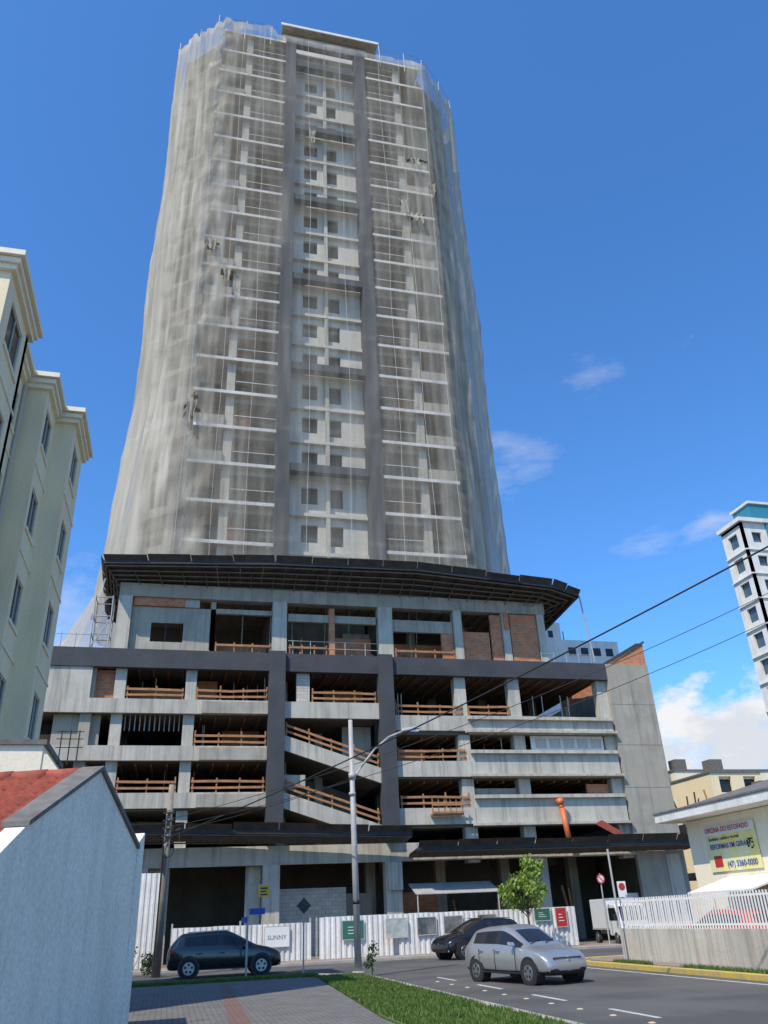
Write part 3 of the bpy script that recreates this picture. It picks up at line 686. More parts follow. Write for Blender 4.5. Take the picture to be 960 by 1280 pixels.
g=P("corner_post",M['stucco'],G); g.hexa([gp_(Lg+.002,-.03,0),gp_(Lg+.2,-.03,0),gp_(Lg+.2,.25,0),gp_(Lg+.002,.25,0),gp_(Lg+.002,-.03,2.70),gp_(Lg+.2,-.03,2.82),gp_(Lg+.2,.25,2.82),gp_(Lg+.002,.25,2.70)]); g.build(bev=.015)
g=P("gable_coping",M['coping'],G)
def cb(s0,z0,s1,z1): g.hexa([gp_(s0,-.04,z0),gp_(s1,-.04,z1),gp_(s1,.24,z1),gp_(s0,.24,z0),gp_(s0,-.04,z0+.05),gp_(s1,-.04,z1+.05),gp_(s1,.24,z1+.05),gp_(s0,.24,z0+.05)])
cb(-.02,ze,mid,zp+.005); cb(mid,zp+.005,Lg,zf); g.build()
g=P("side_wall",M['stucco'],G); g.hexa([gp_(-.35,.2,0),gp_(-.35,8,0),gp_(-.15,8,0),gp_(-.15,.2,0),gp_(-.35,.2,2.25),gp_(-.35,8,2.25),gp_(-.15,8,2.25),gp_(-.15,.2,2.25)]); g.build()
def tiles():
    V=[];F=[];nu,nv=150,12
    for j in range(nv*2+1):
        jj=j//2; tv=min(1,(jj+(1 if j%2 else 0))/nv); 
        s=-.3+(mid+.3)*tv; z=ze-.28+(zp-ze+.2)*tv+(.0 if j%2 else .06)
        for i in range(nu+1):
            o=.22+i*.045; wv=.065*abs(math.sin(i*math.pi/5))
            V.append(gp_(s,o,z+wv))
    for j in range(nv*2):
        for i in range(nu): k=j*(nu+1)+i; F.append((k,k+1,k+nu+2,k+nu+1))
    obj("tile_roof",V,F,M['roof'],G)
    rdg=P("ridge_tiles",M['roof'],G)
    for i in range(16): rdg.cyl(gp_(mid,.22+i*.42,zp-.06),gp_(mid,.22+i*.42+.44,zp-.05),.11,.09,10)
    rdg.build(True)
    bk_=P("rear_roof",M['roof'],G); bk_.hexa([gp_(mid,.22,zp-.14),gp_(Lg,.22,zf-.1),gp_(Lg,7,zf-.1),gp_(mid,7,zp-.14),gp_(mid,.22,zp-.1),gp_(Lg,.22,zf-.06),gp_(Lg,7,zf-.06),gp_(mid,7,zp-.1)]); bk_.build()
tiles()
# ------------------------------------------------------------ site fence
def corr(name,x0,x1,y,z0,z1,mat,parent=None,pitch=.25):
    V=[];F=[];x=x0;pat=((0,0),(.4,0),(.5,.045),(.9,.045)); pts=[]
    while x<x1:
        jj=.012*noise.noise(Vector((x*.9,0,0)))*3
        for a,b in pat: pts.append((x+a*pitch,y-b+jj))
        x+=pitch
    for i,(px,py) in enumerate(pts):
        dz=.05*noise.noise(Vector(((px//1.0)*3.3,1,0)))
        V+=[(px,py,z0),(px,py+.02*noise.noise(Vector((px*.5,4,0))),z1+dz)]
    for i in range(len(pts)-1): F.append((2*i,2*i+2,2*i+3,2*i+1))
    return obj(name,V,F,mat,parent)
FE=empty("construction_hoarding")
corr("left_panels",.2,6.35,41.0,0.12,1.62,M['fencew'],FE); corr("centre_panels",6.75,10.4,40.6,.12,1.8,M['fencew'],FE); corr("right_panels",10.4,19.2,40.3,.12,1.8,M['fencew'],FE)
corr("tall_panels",-2.4,-.3,43.0,.05,4.0,M['fencew'],FE)
fp=P("posts",M['galv'],FE)
for x in (.2,3.2,6.4,6.7,10.4,13.4,16.4,19.2): fp.box(x-.04,x+.04,41.05,41.12,0,1.8)
fp.build()
def board(name,x0,x1,y,z0,z1,mat,mframe=None,stripes=None,text=None,tcol=None,ts=.2):
    e=empty(name,((x0+x1)/2,y,z0)); hw=(x1-x0)/2; h=z1-z0
    q=P("panel",mat,e); q.box(-hw,hw,-.03,0,0,h); q.build()
    q=P("frame",mframe or M['frame'],e); q.box(-hw-.03,hw+.03,-.035,.0,h,h+.03); q.box(-hw-.03,hw+.03,-.035,.0,-.03,0); q.box(-hw-.03,-hw,-.035,0,0,h); q.box(hw,hw+.03,-.035,0,0,h); q.build()
    if stripes:
        q=P("print_lines",stripes,e)
        for i in range(3): q.box(-hw*.5,hw*(.5-.2*i),-.034,-.0305,h*(.3+.17*i),h*(.34+.17*i))
        q.build()
    if text:
        cu=bpy.data.curves.new("lettering",'FONT'); cu.body=text; cu.size=ts; cu.align_x='CENTER'; o=bpy.data.objects.new("lettering",cu); COL.objects.link(o); o.parent=e; o.location=(0,-.034,h*.35); o.rotation_euler=(math.pi/2,0,0); cu.materials.append(tcol or M['blk'])
board("site_name_board",4.3,5.4,40.9,.7,1.5,M['whitep'],text="SUNNY",tcol=M['green'],ts=.26)
board("green_site_board",7.8,8.8,40.5,.85,1.6,M['green'],stripes=M['white'])
board("picture_board",9.8,10.8,40.2,.85,1.6,M['photo']); board("picture_board",11.3,12.2,40.2,.9,1.6,M['photo2']); board("picture_board",12.6,13.5,40.2,.9,1.6,M['photo2']); board("picture_board",14.3,15.2,40.2,.9,1.6,M['photo2'])
board("green_site_board",17.2,18.0,40.2,1.25,1.75,M['green'],stripes=M['white']); board("red_site_board",18.3,18.85,40.2,.95,1.75,M['red'],stripes=M['white'])
# ------------------------------------------------------------ poles, lamps, signs
L=empty("street_lamp",(6.0,28.55,.1)); q=P("pole",M['galv'],L); q.cyl((0,0,0),(-.1,0,8.0),.12,.075,16); q.cyl((0,0,-.02),(0,0,.08),.2,.2,16); q.build(True)
q=P("arm",M['galv'],L)
arm=[(-.07,0,5.9),(.25,0,6.35),(.75,0,6.95),(1.3,0,7.4),(1.85,0,7.62)]
for a_,b_ in zip(arm,arm[1:]): q.cyl(a_,b_,.035,.035,8)
q.cyl((-.07,0,5.95),(-.07,0,6.15),.13,.13,12); q.cyl((-.08,0,5.4),(-.08,0,5.5),.12,.12,12); q.build(True)
q=P("lamp_head",M['galv'],L); q.hexa([(1.8,-.13,7.6),(2.55,-.1,7.74),(2.55,.1,7.74),(1.8,.13,7.6),(1.85,-.09,7.72),(2.5,-.07,7.82),(2.5,.07,7.82),(1.85,.09,7.72)]); q.build(bev=.02)
q=P("lens",M['lamp'],L); q.box(2.05,2.45,-.07,.07,7.6,7.66); q.build(bev=.01)
q=P("number_band",M['blk'],L); q.cyl((-.02,0,2.0),(-.022,0,2.12),.118,.117,16); q.build(True)
Up=empty("utility_pole",(-.3,35.7,0)); q=P("pole",M['polec'],Up); q.cyl((0,0,0),(.05,0,6.95),.17,.11,12); q.build(True)
q=P("fittings",M['steel'],Up)
for z in (4.9,5.2,5.5,5.8): q.box(-.2,.25,-.22,-.12,z,z+.06); q.cyl((.2,-.17,z),(.2,-.17,z+.16),.04,.03,8)
q.box(-.06,.0,-.25,-.12,3.6,4.3); q.cyl((0,0,5.0),(.55,-.1,5.25),.03,n=6); q.cyl((-.12,-.12,.5),(-.1,-.1,4.6),.03,n=6); q.build()
q=P("hanging_wire",M['cable'],Up)
for i in range(14):
    t=i/13*6.28; t2=(i+1)/13*6.28; q.cyl((.1+.22*math.sin(t),-.2,4.5+.35*math.cos(t)),(.1+.22*math.sin(t2),-.2,4.5+.35*math.cos(t2)),.02,n=5)
q.build()
sg=empty("street_name_sign",(2.75,32,0)); q=P("post",M['galv'],sg); q.cyl((0,0,0),(0,0,3.0),.035,n=8); q.build()
q=P("yellow_plate",M['yellow'],sg); q.box(.35,.75,-.03,0,2.5,2.9); q.build()
q=P("print",M['blk'],sg); q.box(.42,.68,-.034,-.031,2.76,2.82); q.box(.42,.62,-.034,-.031,2.66,2.71); q.box(.42,.68,-.034,-.031,2.56,2.61); q.build()
q=P("blue_plates",M['blue'],sg); q.box(.05,.6,-.02,.0,1.95,2.15); q.hexa([(-.25,-.3,1.7),(.0,0.05,1.7),(.02,.05,1.7),(-.23,-.3,1.7),(-.25,-.3,1.88),(.0,.05,1.88),(.02,.05,1.88),(-.23,-.3,1.88)]); q.build()
q=P("bracket",M['galv'],sg); q.box(0,.6,-.02,0,2.9,2.93); q.build()
sg=empty("warning_sign",(4.75,32,0)); q=P("post",M['galv'],sg); q.cyl((0,0,0),(0,0,2.4),.03,n=8); q.build()
q=P("diamond_plate",M['blk'],sg); q.hexa([(0,-.05,1.9),(.27,-.05,2.17),(0,-.05,2.44),(-.27,-.05,2.17),(0,-.035,1.9),(.27,-.035,2.17),(0,-.035,2.44),(-.27,-.035,2.17)]); q.build()
sg=empty("no_parking_sign",(20.6,39.5,0)); q=P("post",M['galv'],sg); q.cyl((0,0,0),(0,0,3.2),.035,n=8); q.build()
q=P("red_ring",M['red'],sg); q.cyl((0,-.06,2.95),(0,-.04,2.95),.22,n=24); q.build(); q=P("white_face",M['whitep'],sg); q.cyl((0,-.066,2.95),(0,-.0605,2.95),.16,n=24); q.build(); q=P("slash",M['red'],sg); q.beam((-.11,-.07,3.06),(.11,-.07,2.84),.006,.05); q.build()
sg=empty("sign_post",(14.6,27.1,.12)); q=P("post",M['galv'],sg); q.cyl((0,0,0),(-.03,0,3.35),.04,.035,n=10); q.build()
sg=empty("regulatory_sign",(15.3,27.9,.12)); q=P("post",M['galv'],sg); q.cyl((0,0,0),(0,0,2.35),.03,n=8); q.build(); q=P("plate",M['whitep'],sg); q.box(-.16,.16,-.05,-.03,1.85,2.35); q.build(); q=P("symbol",M['red'],sg); q.cyl((0,-.056,2.18),(0,-.0505,2.18),.12,n=20); q.build()
def cable(name,a,b,sag,rad=.018):
    cu=bpy.data.curves.new(name,'CURVE'); cu.dimensions='3D'; cu.bevel_depth=rad; cu.bevel_resolution=2; s=cu.splines.new('POLY'); n=40; s.points.add(n)
    a=Vector(a);b=Vector(b)
    for i in range(n+1):
        t=i/n; q=a.lerp(b,t); q.z-=sag*4*t*(1-t); s.points[i].co=(*q,1)
    o=bpy.data.objects.new(name,cu); COL.objects.link(o); cu.materials.append(M['cable']); return o
cable("overhead_cable",(-.2,35.6,4.9),(12.3,13.0,8.6),.3,.022)
cable("overhead_cable",(-.2,35.6,5.6),(24,20,13.2),.9,.012)
cable("overhead_cable",(-.2,35.6,5.3),(24,20,12.2),1.0,.012)
cable("overhead_cable",(-.2,35.5,5.1),(6.0,28.55,6.1),.15,.012)
cable("overhead_cable",(-.2,35.5,5.9),(-30,33,7.6),.5,.015); cable("overhead_cable",(-.2,35.5,5.4),(-30,33,7.0),.5,.015)
# ------------------------------------------------------------ vegetation
def leafcloud(name,parent,centres,n,size,mat):
    V=[];F=[]
    for i in range(n):
        c,rd=random.choice(centres); 
        q=Vector(c)+Vector((random.gauss(0,1),random.gauss(0,1),random.gauss(0,.9))).normalized()*rd*random.random()**.4
        a=Vector((random.gauss(0,1),random.gauss(0,1),random.gauss(0,.6))).normalized(); u=a.orthogonal().normalized(); w_=a.cross(u); s=size*random.uniform(.6,1.3); k=len(V)
        V+=[tuple(q),tuple(q+u*s*.5+w_*s*.28),tuple(q+u*s-Vector((0,0,s*.15))),tuple(q+u*s*.5-w_*s*.28)]; F.append((k,k+1,k+2,k+3))
    return obj(name,V,F,mat,parent)
TR=empty("young_street_tree",(16.0,38.2,.1))
q=P("trunk",M['bark'],TR); q.cyl((0,0,0),(.05,0,.9),.06,.05,8); q.cyl((.05,0,.9),(0,.02,1.8),.05,.035,8)
tips=[(-.7,.1,2.1),(-.5,-.2,2.8),(0,.1,3.0),(.5,0,3.1),(.85,.1,2.5),(.4,-.3,2.0),(-.1,.3,1.85),(.75,0,3.45),(-.9,0,2.45),(.1,-.3,2.5),(.35,.2,3.6)]
for t in tips: q.cyl((0.02,.01,1.2+random.random()*.5),t,.022,.006,6)
q.build(True)
leafcloud("foliage",TR,[(t,random.uniform(.24,.42)) for t in tips],1700,.17,M['leaf'])
SP=empty("sapling",(6.05,26.8,.1)); q=P("stem",M['bark'],SP); q.cyl((0,0,0),(.02,0,.6),.02,.01,6); q.build(); leafcloud("leaves",SP,[((0,0,.55),.2),((.05,0,.8),.14),((-.1,0,.35),.15)],190,.10,M['leafd'])
SH=empty("shrub",(-1.3,36.5,0)); q=P("stems",M['bark'],SH)
for i in range(7): q.cyl((0,0,0),(random.uniform(-.8,.8),random.uniform(-.3,.3),.8),.02,.008,5)
q.build(); leafcloud("leaves",SH,[((random.uniform(-.9,.9),random.uniform(-.3,.3),random.uniform(.25,.85)),.3) for i in range(9)],900,.12,M['leafd'])
PL=empty("agave_plant",(15.6,20.4,0)); V=[];F=[]
for i in range(46):
    a=random.random()*6.28; el=random.uniform(.3,1.3); Lf=random.uniform(.6,1.0); k=len(V)
    dx,dy,dz=math.cos(a)*math.cos(el),math.sin(a)*math.cos(el),math.sin(el); px,py=-math.sin(a)*.04,math.cos(a)*.04
    V+=[(px,py,.6),(-px,-py,.6),(dx*Lf*.6-px,dy*Lf*.6-py,.6+dz*Lf*.7),(dx*Lf*.6+px,dy*Lf*.6+py,.6+dz*Lf*.7),(dx*Lf,dy*Lf,.6+dz*Lf*.7)]; F+=[(k,k+1,k+2,k+3),(k+3,k+2,k+4)]
obj("leaves",V,F,M['leafd'],PL); q=P("stem",M['bark'],PL); q.cyl((0,0,0),(0,0,.65),.08,.07,8); q.build()
# ------------------------------------------------------------ right fence and house
RF=empty("picket_fence"); q=P("base_wall",M['conc_l'],RF); q.box(14.82,14.98,-5,27.5,0,1.02); q.box(14.98,22,27.35,27.5,0,1.02); q.build()
q=P("pickets",M['whitep'],RF)
y=-5
while y<27.45: q.box(14.88,14.91,y,y+.035,1.02,1.92); y+=.13
x=15.0
while x<22: q.box(x,x+.035,27.4,27.43,1.02,1.92); x+=.13
for z in (1.1,1.8): q.box(14.915,14.94,-5,27.45,z,z+.05); q.box(15.0,22,27.435,27.46,z,z+.05)
q.build()
H=empty("upholstery_workshop_house"); q=P("walls",M['creaml'],H); q.wall((18.6,10),(18.6,28.3),0,4.4,-.25,[(9,10.6,1,2.2)]); q.wall((18.86,28.05),(30,28.05),0,4.4,.25); q.box(29.7,30,10,28,0,4.4); q.build()
q=P("eaves",M['white'],H); q.box(17.7,31,9,28.9,4.42,4.72); q.build(bev=.02)
q=P("fascia_cap",M['coping'],H); q.box(17.66,31.04,8.96,28.94,4.72,4.78); q.build()
q=P("roof",M['coping'],H); q.hexa([(18,9.3,4.79),(30.7,9.3,4.79),(30.7,28.6,4.79),(18,28.6,4.79),(23,14,6.2),(25.5,14,6.2),(25.5,24,6.2),(23,24,6.2)]); q.build()
q=P("canvas_shade",M['white'],H); q.hexa([(16.9,23,1.95),(18.58,23,2.4),(18.58,26.4,2.4),(16.9,26.4,1.95),(16.9,23,2.0),(18.58,23,2.45),(18.58,26.4,2.45),(16.9,26.4,2.0)]); q.build()
q=P("window",M['glass'],H); q.box(18.7,18.72,19,20.6,1,2.2); q.build()
BN=empty("advertising_banner",(18.55,24.4,2.62)); q=P("cloth",M['bannery'],BN); q.box(0,.02,0,2.8,0,1.45); q.build()
def txt(parent,s,size,loc,mat):
    cu=bpy.data.curves.new("lettering",'FONT'); cu.body=s; cu.size=size; cu.offset=.004; o=bpy.data.objects.new("lettering",cu); COL.objects.link(o); o.parent=parent; o.location=loc; o.rotation_euler=(math.pi/2,0,-math.pi/2); cu.materials.append(mat)
txt(BN,"OFICINA DO ESTOFADO",.22,(-.04,2.7,1.26),M['red'])
txt(BN,"Estofados e colchoes em geral",.14,(-.02,2.6,1.0),M['blk']); txt(BN,"REFORMAS EM GERAL",.22,(-.02,2.6,.72),M['blue']); txt(BN,"(47) 3360-0000",.26,(-.02,1.8,.12),M['blue'])
q=P("white_title_strip",M['whitep'],BN); q.box(-.015,-.005,0,2.8,1.18,1.45); q.build()
q=P("logo",M['red'],BN); q.box(-.012,-.002,2.05,2.5,.15,.5); q.build(); q=P("code_square",M['blk'],BN)
for i in range(6):
    for j in range(6):
        if random.random()<.6: q.box(-.012,-.002,.2+i*.055,.25+i*.055,.6+j*.055,.65+j*.055)
q.build()
# ------------------------------------------------------------ background buildings
W=empty("distant_apartment_tower"); q=P("walls",M['white'],W); g2=P("glass",M['glassb'],W); tl=P("teal_bands",M['teal'],W); wf=P("white_trim",M['white'],W)
zs=[(2+3*k) for k in range(13)]
q.wall((62,71.3),(80,71.3),0,41.5,.3,[(s,s+1.3,z+1,z+2.3) for z in zs for s in (1.2,4.8,8,11.5,15)])
q.wall((62,75),(62,71.3),0,41.5,.3,[(1,2.6,z+.8,z+2.5) for z in zs]); q.box(80,80.3,71.3,90,0,41.5); q.box(62.3,80,74.7,75,0,41.5); q.box(62,80,71.6,75,41.2,41.5)
g2.box(62.4,79.8,71.7,71.75,1,41); g2.box(62.35,62.4,71.7,74.6,1,41)
for z in zs: wf.box(61.8,80.1,71.15,71.298,z-.06,z+.08); wf.box(61.8,61.998,71.3,75,z-.06,z+.08)
tl.box(65.3,66.0,71.0,71.29,2,41.5); tl.box(69,69.8,71.0,71.29,2,43.0); wf.box(61.6,80.2,70.9,75.2,41.5,42.0); tl.box(64,76,71.5,74.5,42.0,44.2); wf.box(63.8,76.2,71.3,74.7,44.2,44.5)
for o_ in (q,g2,tl,wf): o_.build()
W=empty("white_rear_building"); q=P("walls",M['white'],W); q.box(34.2,37.2,72,80,0,28.2); q.box(37.2,43.5,72,80,0,26.4); q.box(33.6,34.2,72,80,0,26); q.box(35,36.2,73,76,28.2,29.2); q.build()
q=P("windows",M['glass'],W); 
for x in (34.6,35.8): q.box(x,x+.5,71.95,71.998,26.6,27.3)
for x in (37.8,39.2,40.6,42): q.box(x,x+.8,71.95,71.998,24.8,25.6)
q.build(); q=P("antennas",M['steel'],W)
for x,h in ((34.5,30.3),(36.6,30),(38.5,28)): q.cyl((x,74,25),(x,74,h),.05,n=6)
q.build()
def bldg(name,x0,x1,y0,y1,h,mat,wx,wz0,dz):
    W=empty(name); q=P("walls",mat,W); hs=[]
    z=wz0
    while z+1.3<h:
        x=.8
        while x+wx<x1-x0-.5: hs.append((x,x+wx,z,z+1.3)); x+=wx*2
        z+=dz
    q.wall((x0,y0),(x1,y0),0,h,.25,hs); q.box(x0,x0+.25,y0+.26,y1,0,h); q.box(x1-.25,x1,y0+.26,y1,0,h); q.box(x0+.26,x1-.26,y1-.25,y1,0,h); q.box(x0+.26,x1-.26,y0+.26,y1-.26,h-.5,h-.3); q.build()
    q=P("glass",M['glass'],W); q.box(x0+.3,x1-.3,y0+.3,y0+.34,.3,h-.6); q.build()
    q=P("parapet",M['coping'],W); q.box(x0-.1,x1+.1,y0-.1,y1+.1,h,h+.15); q.box(x0+1,x0+2.2,y0+1,y0+2.2,h+.15,h+1.3); q.build()
bldg("beige_block",44,49,62,70,11.6,M['cream'],1.2,1,3); bldg("beige_block",46.5,62,71,80,13.2,M['creaml'],1.4,1,3)
bldg("brown_block",47,50,60,61.8,9.5,M['conc'],1,1,3); bldg("beige_block",52,75,60,70,11.2,M['cream'],1.4,1,3)
bldg("low_rise_block",-60,-18,60,75,12,M['creaml'],1.4,1,3); bldg("low_rise_block",40,46,82,90,13.6,M['cream'],1.2,1,3)
US=empty("unfinished_concrete_frame"); q=P("frame",M['conc'],US)
for z in (3.2,6.2): q.box(33.5,48,50,58,z,z+.3)
for x in (33.6,37,41,45): 
    for z in (0,3.5): q.box(x,x+.4,50.1,50.5,z,z+2.7)
q.build(); q=P("brick_panels",M['brick'],US); q.box(34,37,50.2,50.4,0,3.2); q.box(37.4,41,50.2,50.4,3.5,5.0); q.build()
q=P("timber_props",M['wood'],US)
for i in range(34):
    x=33.6+i*.42; q.beam((x,50+random.random()*3,6.5),(x+random.uniform(-.3,.3),50+random.random()*3,7.6+random.random()*1.2),.08,.08)
for i in range(6): q.beam((33.5+i*2,50.2,7+random.random()),(36+i*2,50.4,7.2+random.random()),.06,.14)
q.build()
TL=empty("distant_treeline"); leafcloud("foliage",TL,[((30+random.random()*60,96+random.random()*6,2+random.random()*5),2.2) for i in range(60)],9000,.7,M['leafd']); leafcloud("foliage_left",TL,[((-90+random.random()*70,80+random.random()*6,2+random.random()*5),2.2) for i in range(50)],7000,.7,M['leafd'])
# ------------------------------------------------------------ vehicles
def wheel(parent,x,y,rad,side):
    q=P("tyre",M['tyre'],parent); q.cyl((x,y-.1*side,rad),(x,y+.1*side,rad),rad,rad,28); q.build(bev=.02)
    q=P("rim",M['rim'],parent); q.cyl((x,y+.085*side,rad),(x,y+.108*side,rad),rad*.66,rad*.62,24)
    q.build(); q=P("rim_gaps",M['blk'],parent)
    for i in range(5):
        t=i*2*math.pi/5+.3; q.cyl((x+math.cos(t)*rad*.38,y+.1*side,rad+math.sin(t)*rad*.38),(x+math.cos(t)*rad*.38,y+.112*side,rad+math.sin(t)*rad*.38),rad*.14,n=8)
    q.build()
def car(name,loc,heading,st,paint,wb,wr,hw,sc=1):
    E=empty(name,loc,heading,sc)
    V=[];F=[];fm=[]
    mats=[paint,M['glass'],M['blk']]
    ring=[]
    for (x,zb,zbelt,zt,w_,wrf,tag) in st:
        mid_=zb+(zbelt-zb)*.55
        half=[(0,zb),(w_*.82,zb),(w_*.97,zb+.1),(w_,mid_),(w_*.975,zbelt-.05),(w_*.94,zbelt),(wrf,zt-.07 if zt-zbelt>.15 else zt-.02),(wrf*.86,zt-.005),(0,zt+.012)]
        full=[(y,z) for y,z in half]+[(-y,z) for y,z in reversed(half[1:-1])]
        ring.append([len(V)+i for i in range(len(full))]); V+=[(x,y,z) for y,z in full]
    nr=len(ring[0])
    for k in range(len(st)-1):
        t0=st[k][6]
        for i in range(nr):
            j=(i+1)%nr; F.append((ring[k][i],ring[k][j],ring[k+1][j],ring[k+1][i]))
            m=0
            if i in (5,10) and 's' in t0: m=1
            if i in (5,10) and 'p' in t0: m=2
            if i in (7,8) and 'w' in t0: m=1
            if i in (0,1,14,15): m=2
            fm.append(m)
    F.append(tuple(reversed(ring[0]))); fm.append(0); F.append(tuple(ring[-1])); fm.append(0)
    o=obj("body",V,F,mats,E,fm,True); bm=bmesh.new(); bm.from_mesh(o.data); bmesh.ops.recalc_face_normals(bm,faces=bm.faces); bm.to_mesh(o.data); bm.free()
    sb=o.modifiers.new("s",'SUBSURF'); sb.levels=2; sb.render_levels=2
    for sx in wb:
        for s in (1,-1):
            wheel(E,sx,s*(hw-.1),wr,s)
            q=P("wheel_arch",M['blk'],E); q.cyl((sx,s*(hw-.30),wr+.02),(sx,s*(hw-.012),wr+.02),wr+.065,n=28); q.build()
    q=P("mirrors",paint,E)
    for s in (1,-1): q.hexa([(.62,s*(hw-.02),.96),(.78,s*(hw-.02),.96),(.74,s*(hw+.17),.98),(.64,s*(hw+.17),.98),(.62,s*(hw-.02),1.06),(.74,s*(hw-.02),1.06),(.7,s*(hw+.17),1.08),(.64,s*(hw+.17),1.08)])
    q.build(bev=.02)
    q=P("door_seams",M['blk'],E)
    for s in (1,-1):
        for x in (.72,-.28,-1.08): q.box(x-.006,x+.006,s*(hw-.006)-.008,s*(hw-.006)+.008,.35,.88)
        q.box(-1.1,1.0,s*(hw-.012)-.01,s*(hw-.012)+.01,.27,.31)
    q.build()
    q=P("door_handles",M['rim'] if paint is M['silver'] else M['blk'],E)
    for s in (1,-1):
        for x in (-.12,-.95): q.box(x-.09,x+.09,s*(hw-.0)-.02,s*(hw-.0)+.02,.80,.835)
    q.build()
    return E
hatch=[(-2.03,.38,.72,.78,.64,.50,''),(-1.98,.28,.86,.95,.78,.62,''),(-1.90,.24,.94,1.06,.83,.64,'w'),(-1.66,.24,.97,1.36,.855,.60,''),(-1.50,.24,.965,1.42,.865,.60,'s'),(-1.02,.22,.945,1.47,.87,.61,'p'),(-.95,.22,.945,1.475,.87,.61,'s'),(-.18,.21,.93,1.50,.87,.615,'p'),(-.10,.21,.925,1.50,.87,.615,'s'),(.22,.21,.915,1.44,.87,.60,'sw'),(1.06,.21,.90,.97,.865,.66,''),(1.16,.21,.885,.94,.86,.68,''),(1.58,.21,.81,.86,.84,.66,''),(1.87,.22,.70,.75,.78,.58,''),(1.99,.26,.58,.65,.69,.50,''),(2.04,.33,.50,.55,.58,.42,'')]
def front(E,xf):
    q=P("grille",M['blk'],E); q.box(xf-.12,xf+.0,-.5,.5,.58,.67); q.box(xf-.12,xf+.012,-.52,.52,.30,.43); q.build(bev=.02)
    q=P("headlights",M['lamp'],E)
    for s in (1,-1): q.hexa([(xf-.12,s*.42,.60),(xf-.36,s*.80,.64),(xf-.55,s*.80,.68),(xf-.25,s*.42,.64),(xf-.14,s*.44,.72),(xf-.34,s*.77,.78),(xf-.52,s*.78,.80),(xf-.25,s*.44,.75)])
    q.build(bev=.015)
    q=P("fog_lamps",M['lamp'],E)
    for s in (1,-1): q.cyl((xf-.13,s*.64,.37),(xf-.04,s*.62,.37),.055,n=14)
    q.build(); q=P("emblem",M['rim'],E); q.beam((xf+.005,0,.58),(xf+.02,0,.68),.09,.02); q.box(xf-.02,xf+.008,-.48,.48,.62,.635); q.build()
    q=P("number_plate",M['whitep'],E); q.box(xf+.005,xf+.022,-.2,.2,.45,.56); q.build(); q=P("plate_digits",M['blk'],E)
    for i in range(7): q.box(xf+.0225,xf+.025,-.165+i*.048,-.135+i*.048,.47,.53)
    q.build()
    q=P("wipers",M['blk'],E); q.beam((1.04,-.5,1.01),(.86,.0,1.12),.02,.015); q.beam((1.04,.05,1.02),(.86,.5,1.11),.02,.015); q.build()
c1=car("silver_hatchback",(9.35,22.9,.004),math.radians(-75),hatch,M['silver'],(-1.28,1.28),.31,.87,.9); front(c1,2.0)
suv=[(x*1.06,zb+.04,zl_+.05,zt+.08,w_*1.02,wf_*1.03,t) for (x,zb,zl_,zt,w_,wf_,t) in hatch]
def rear(E,xr):
    q=P("tail_lights",M['redl'],E)
    for s in (1,-1): q.hexa([(xr+.02,s*.50,.84),(xr+.08,s*.84,.84),(xr+.30,s*.875,.88),(xr+.10,s*.5,.86),(xr+.04,s*.52,.98),(xr+.1,s*.83,.98),(xr+.3,s*.865,.96),(xr+.12,s*.52,.98)])
    q.build(bev=.01)
    q=P("rear_plate",M['whitep'],E); q.box(xr-.02,xr+.03,-.2,.2,.62,.74); q.build()
def roofbars(E):
    q=P("roof_rails",M['rim'],E)
    for s in (1,-1): q.beam((-1.4,s*.6,1.54),(.1,s*.6,1.57),.03,.03)
    q.build()
c2=car("black_suv",(2.1,34.0,.004),math.radians(0),suv,M['black'],(-1.34,1.36),.34,.89,.95); front(c2,2.12); rear(c2,-2.14); roofbars(c2)
c3=car("dark_parked_suv",(12.95,36.6,.004),math.radians(196),suv,M['black'],(-1.34,1.36),.34,.89,.95); front(c3,2.12); rear(c3,-2.14); roofbars(c3)
c4=car("red_car",(17.2,25.0,.0),math.radians(95),hatch,M['redp'],(-1.28,1.28),.31,.87); front(c4,2.0); rear(c4,-2.03)
TK=empty("white_delivery_truck",(21.9,41.0,.05),math.radians(-97),.88)
q=P("cab",M['whitep'],TK)
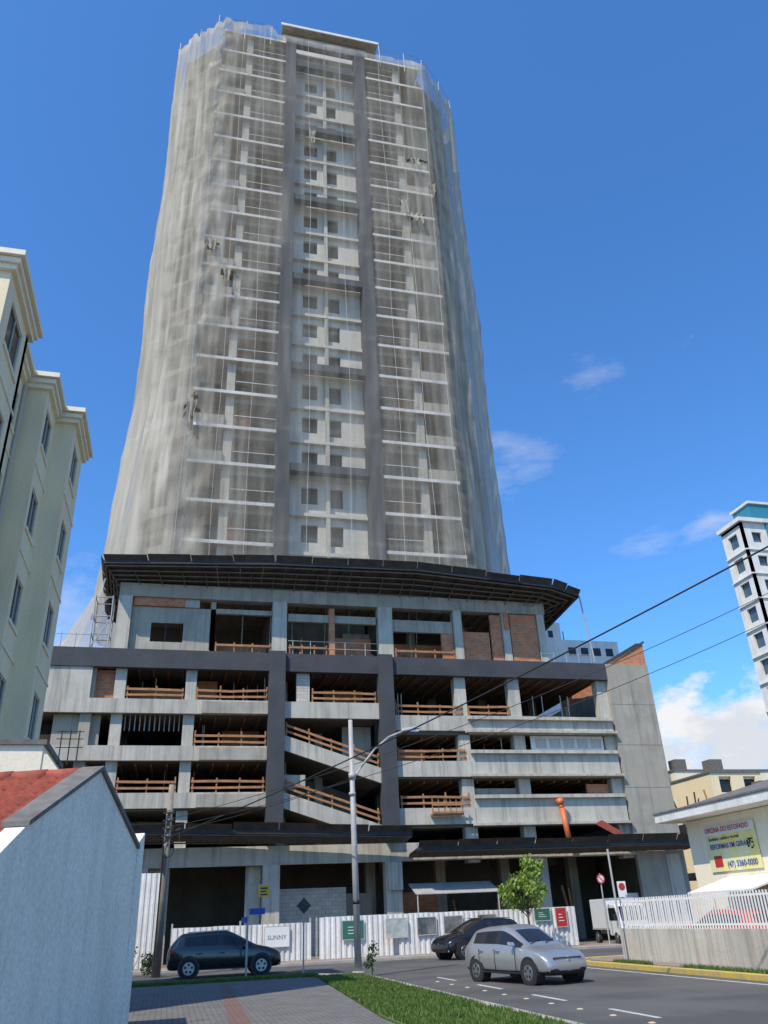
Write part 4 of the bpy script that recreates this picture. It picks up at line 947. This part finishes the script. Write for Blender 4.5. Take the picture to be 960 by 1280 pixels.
prof=[(1.0,.45),(2.6,.45),(2.72,.7),(2.66,1.15),(2.3,1.92),(2.15,2.0),(1.0,2.02)]
for s,o_ in ((-.82,0),(.82,7)): q.v+=[(x,s,z) for x,z in prof]
q.f=[tuple(range(7)),tuple(range(13,6,-1))]+[(i,i+7,(i+1)%7+7,(i+1)%7) for i in range(7)]
o=q.build(bev=.06); bm=bmesh.new(); bm.from_mesh(o.data); bmesh.ops.recalc_face_normals(bm,faces=bm.faces); bm.to_mesh(o.data); bm.free()
q=P("windscreen",M['glass'],TK); q.hexa([(2.665,-.7,1.2),(2.665,.7,1.2),(2.35,.66,1.88),(2.35,-.66,1.88),(2.68,-.7,1.21),(2.68,.7,1.21),(2.37,.66,1.89),(2.37,-.66,1.89)]); 
for s in (1,-1): q.hexa([(1.2,s*.822,1.2),(2.5,s*.822,1.2),(2.2,s*.822,1.82),(1.2,s*.822,1.82),(1.2,s*.83,1.2),(2.5,s*.83,1.2),(2.2,s*.83,1.82),(1.2,s*.83,1.82)])
q.build()
q=P("front_details",M['blk'],TK); q.box(2.6,2.74,-.5,.5,.85,1.0); q.box(2.5,2.76,-.78,.78,.4,.52); q.box(2.45,2.55,-1.05,-.9,1.2,1.5); q.box(2.45,2.55,.9,1.05,1.2,1.5); q.build(bev=.02)
q=P("headlights",M['lamp'],TK); q.box(2.6,2.75,.52,.78,.68,.85); q.box(2.6,2.75,-.78,-.52,.68,.85); q.build(bev=.02)
q=P("cargo_box",M['whitep'],TK); q.box(-1.6,.85,-.84,.84,.8,2.3); q.build(bev=.03)
q=P("box_trim",M['galv'],TK); q.box(-1.62,.87,-.86,.86,.74,.8); q.box(.84,.88,-.86,-.80,.8,2.32); q.box(.84,.88,.80,.86,.8,2.32); q.box(.84,.88,-.80,.80,2.26,2.32); q.box(-1.6,1.5,-.4,.4,.5,.7); q.build()
q=P("plate",M['frame'],TK); q.box(2.745,2.76,-.2,.2,.55,.67); q.build()
for sx in (-1.1,1.9):
    for s in (1,-1): wheel(TK,sx,s*.72,.33,s)
print("done",len(bpy.data.objects))
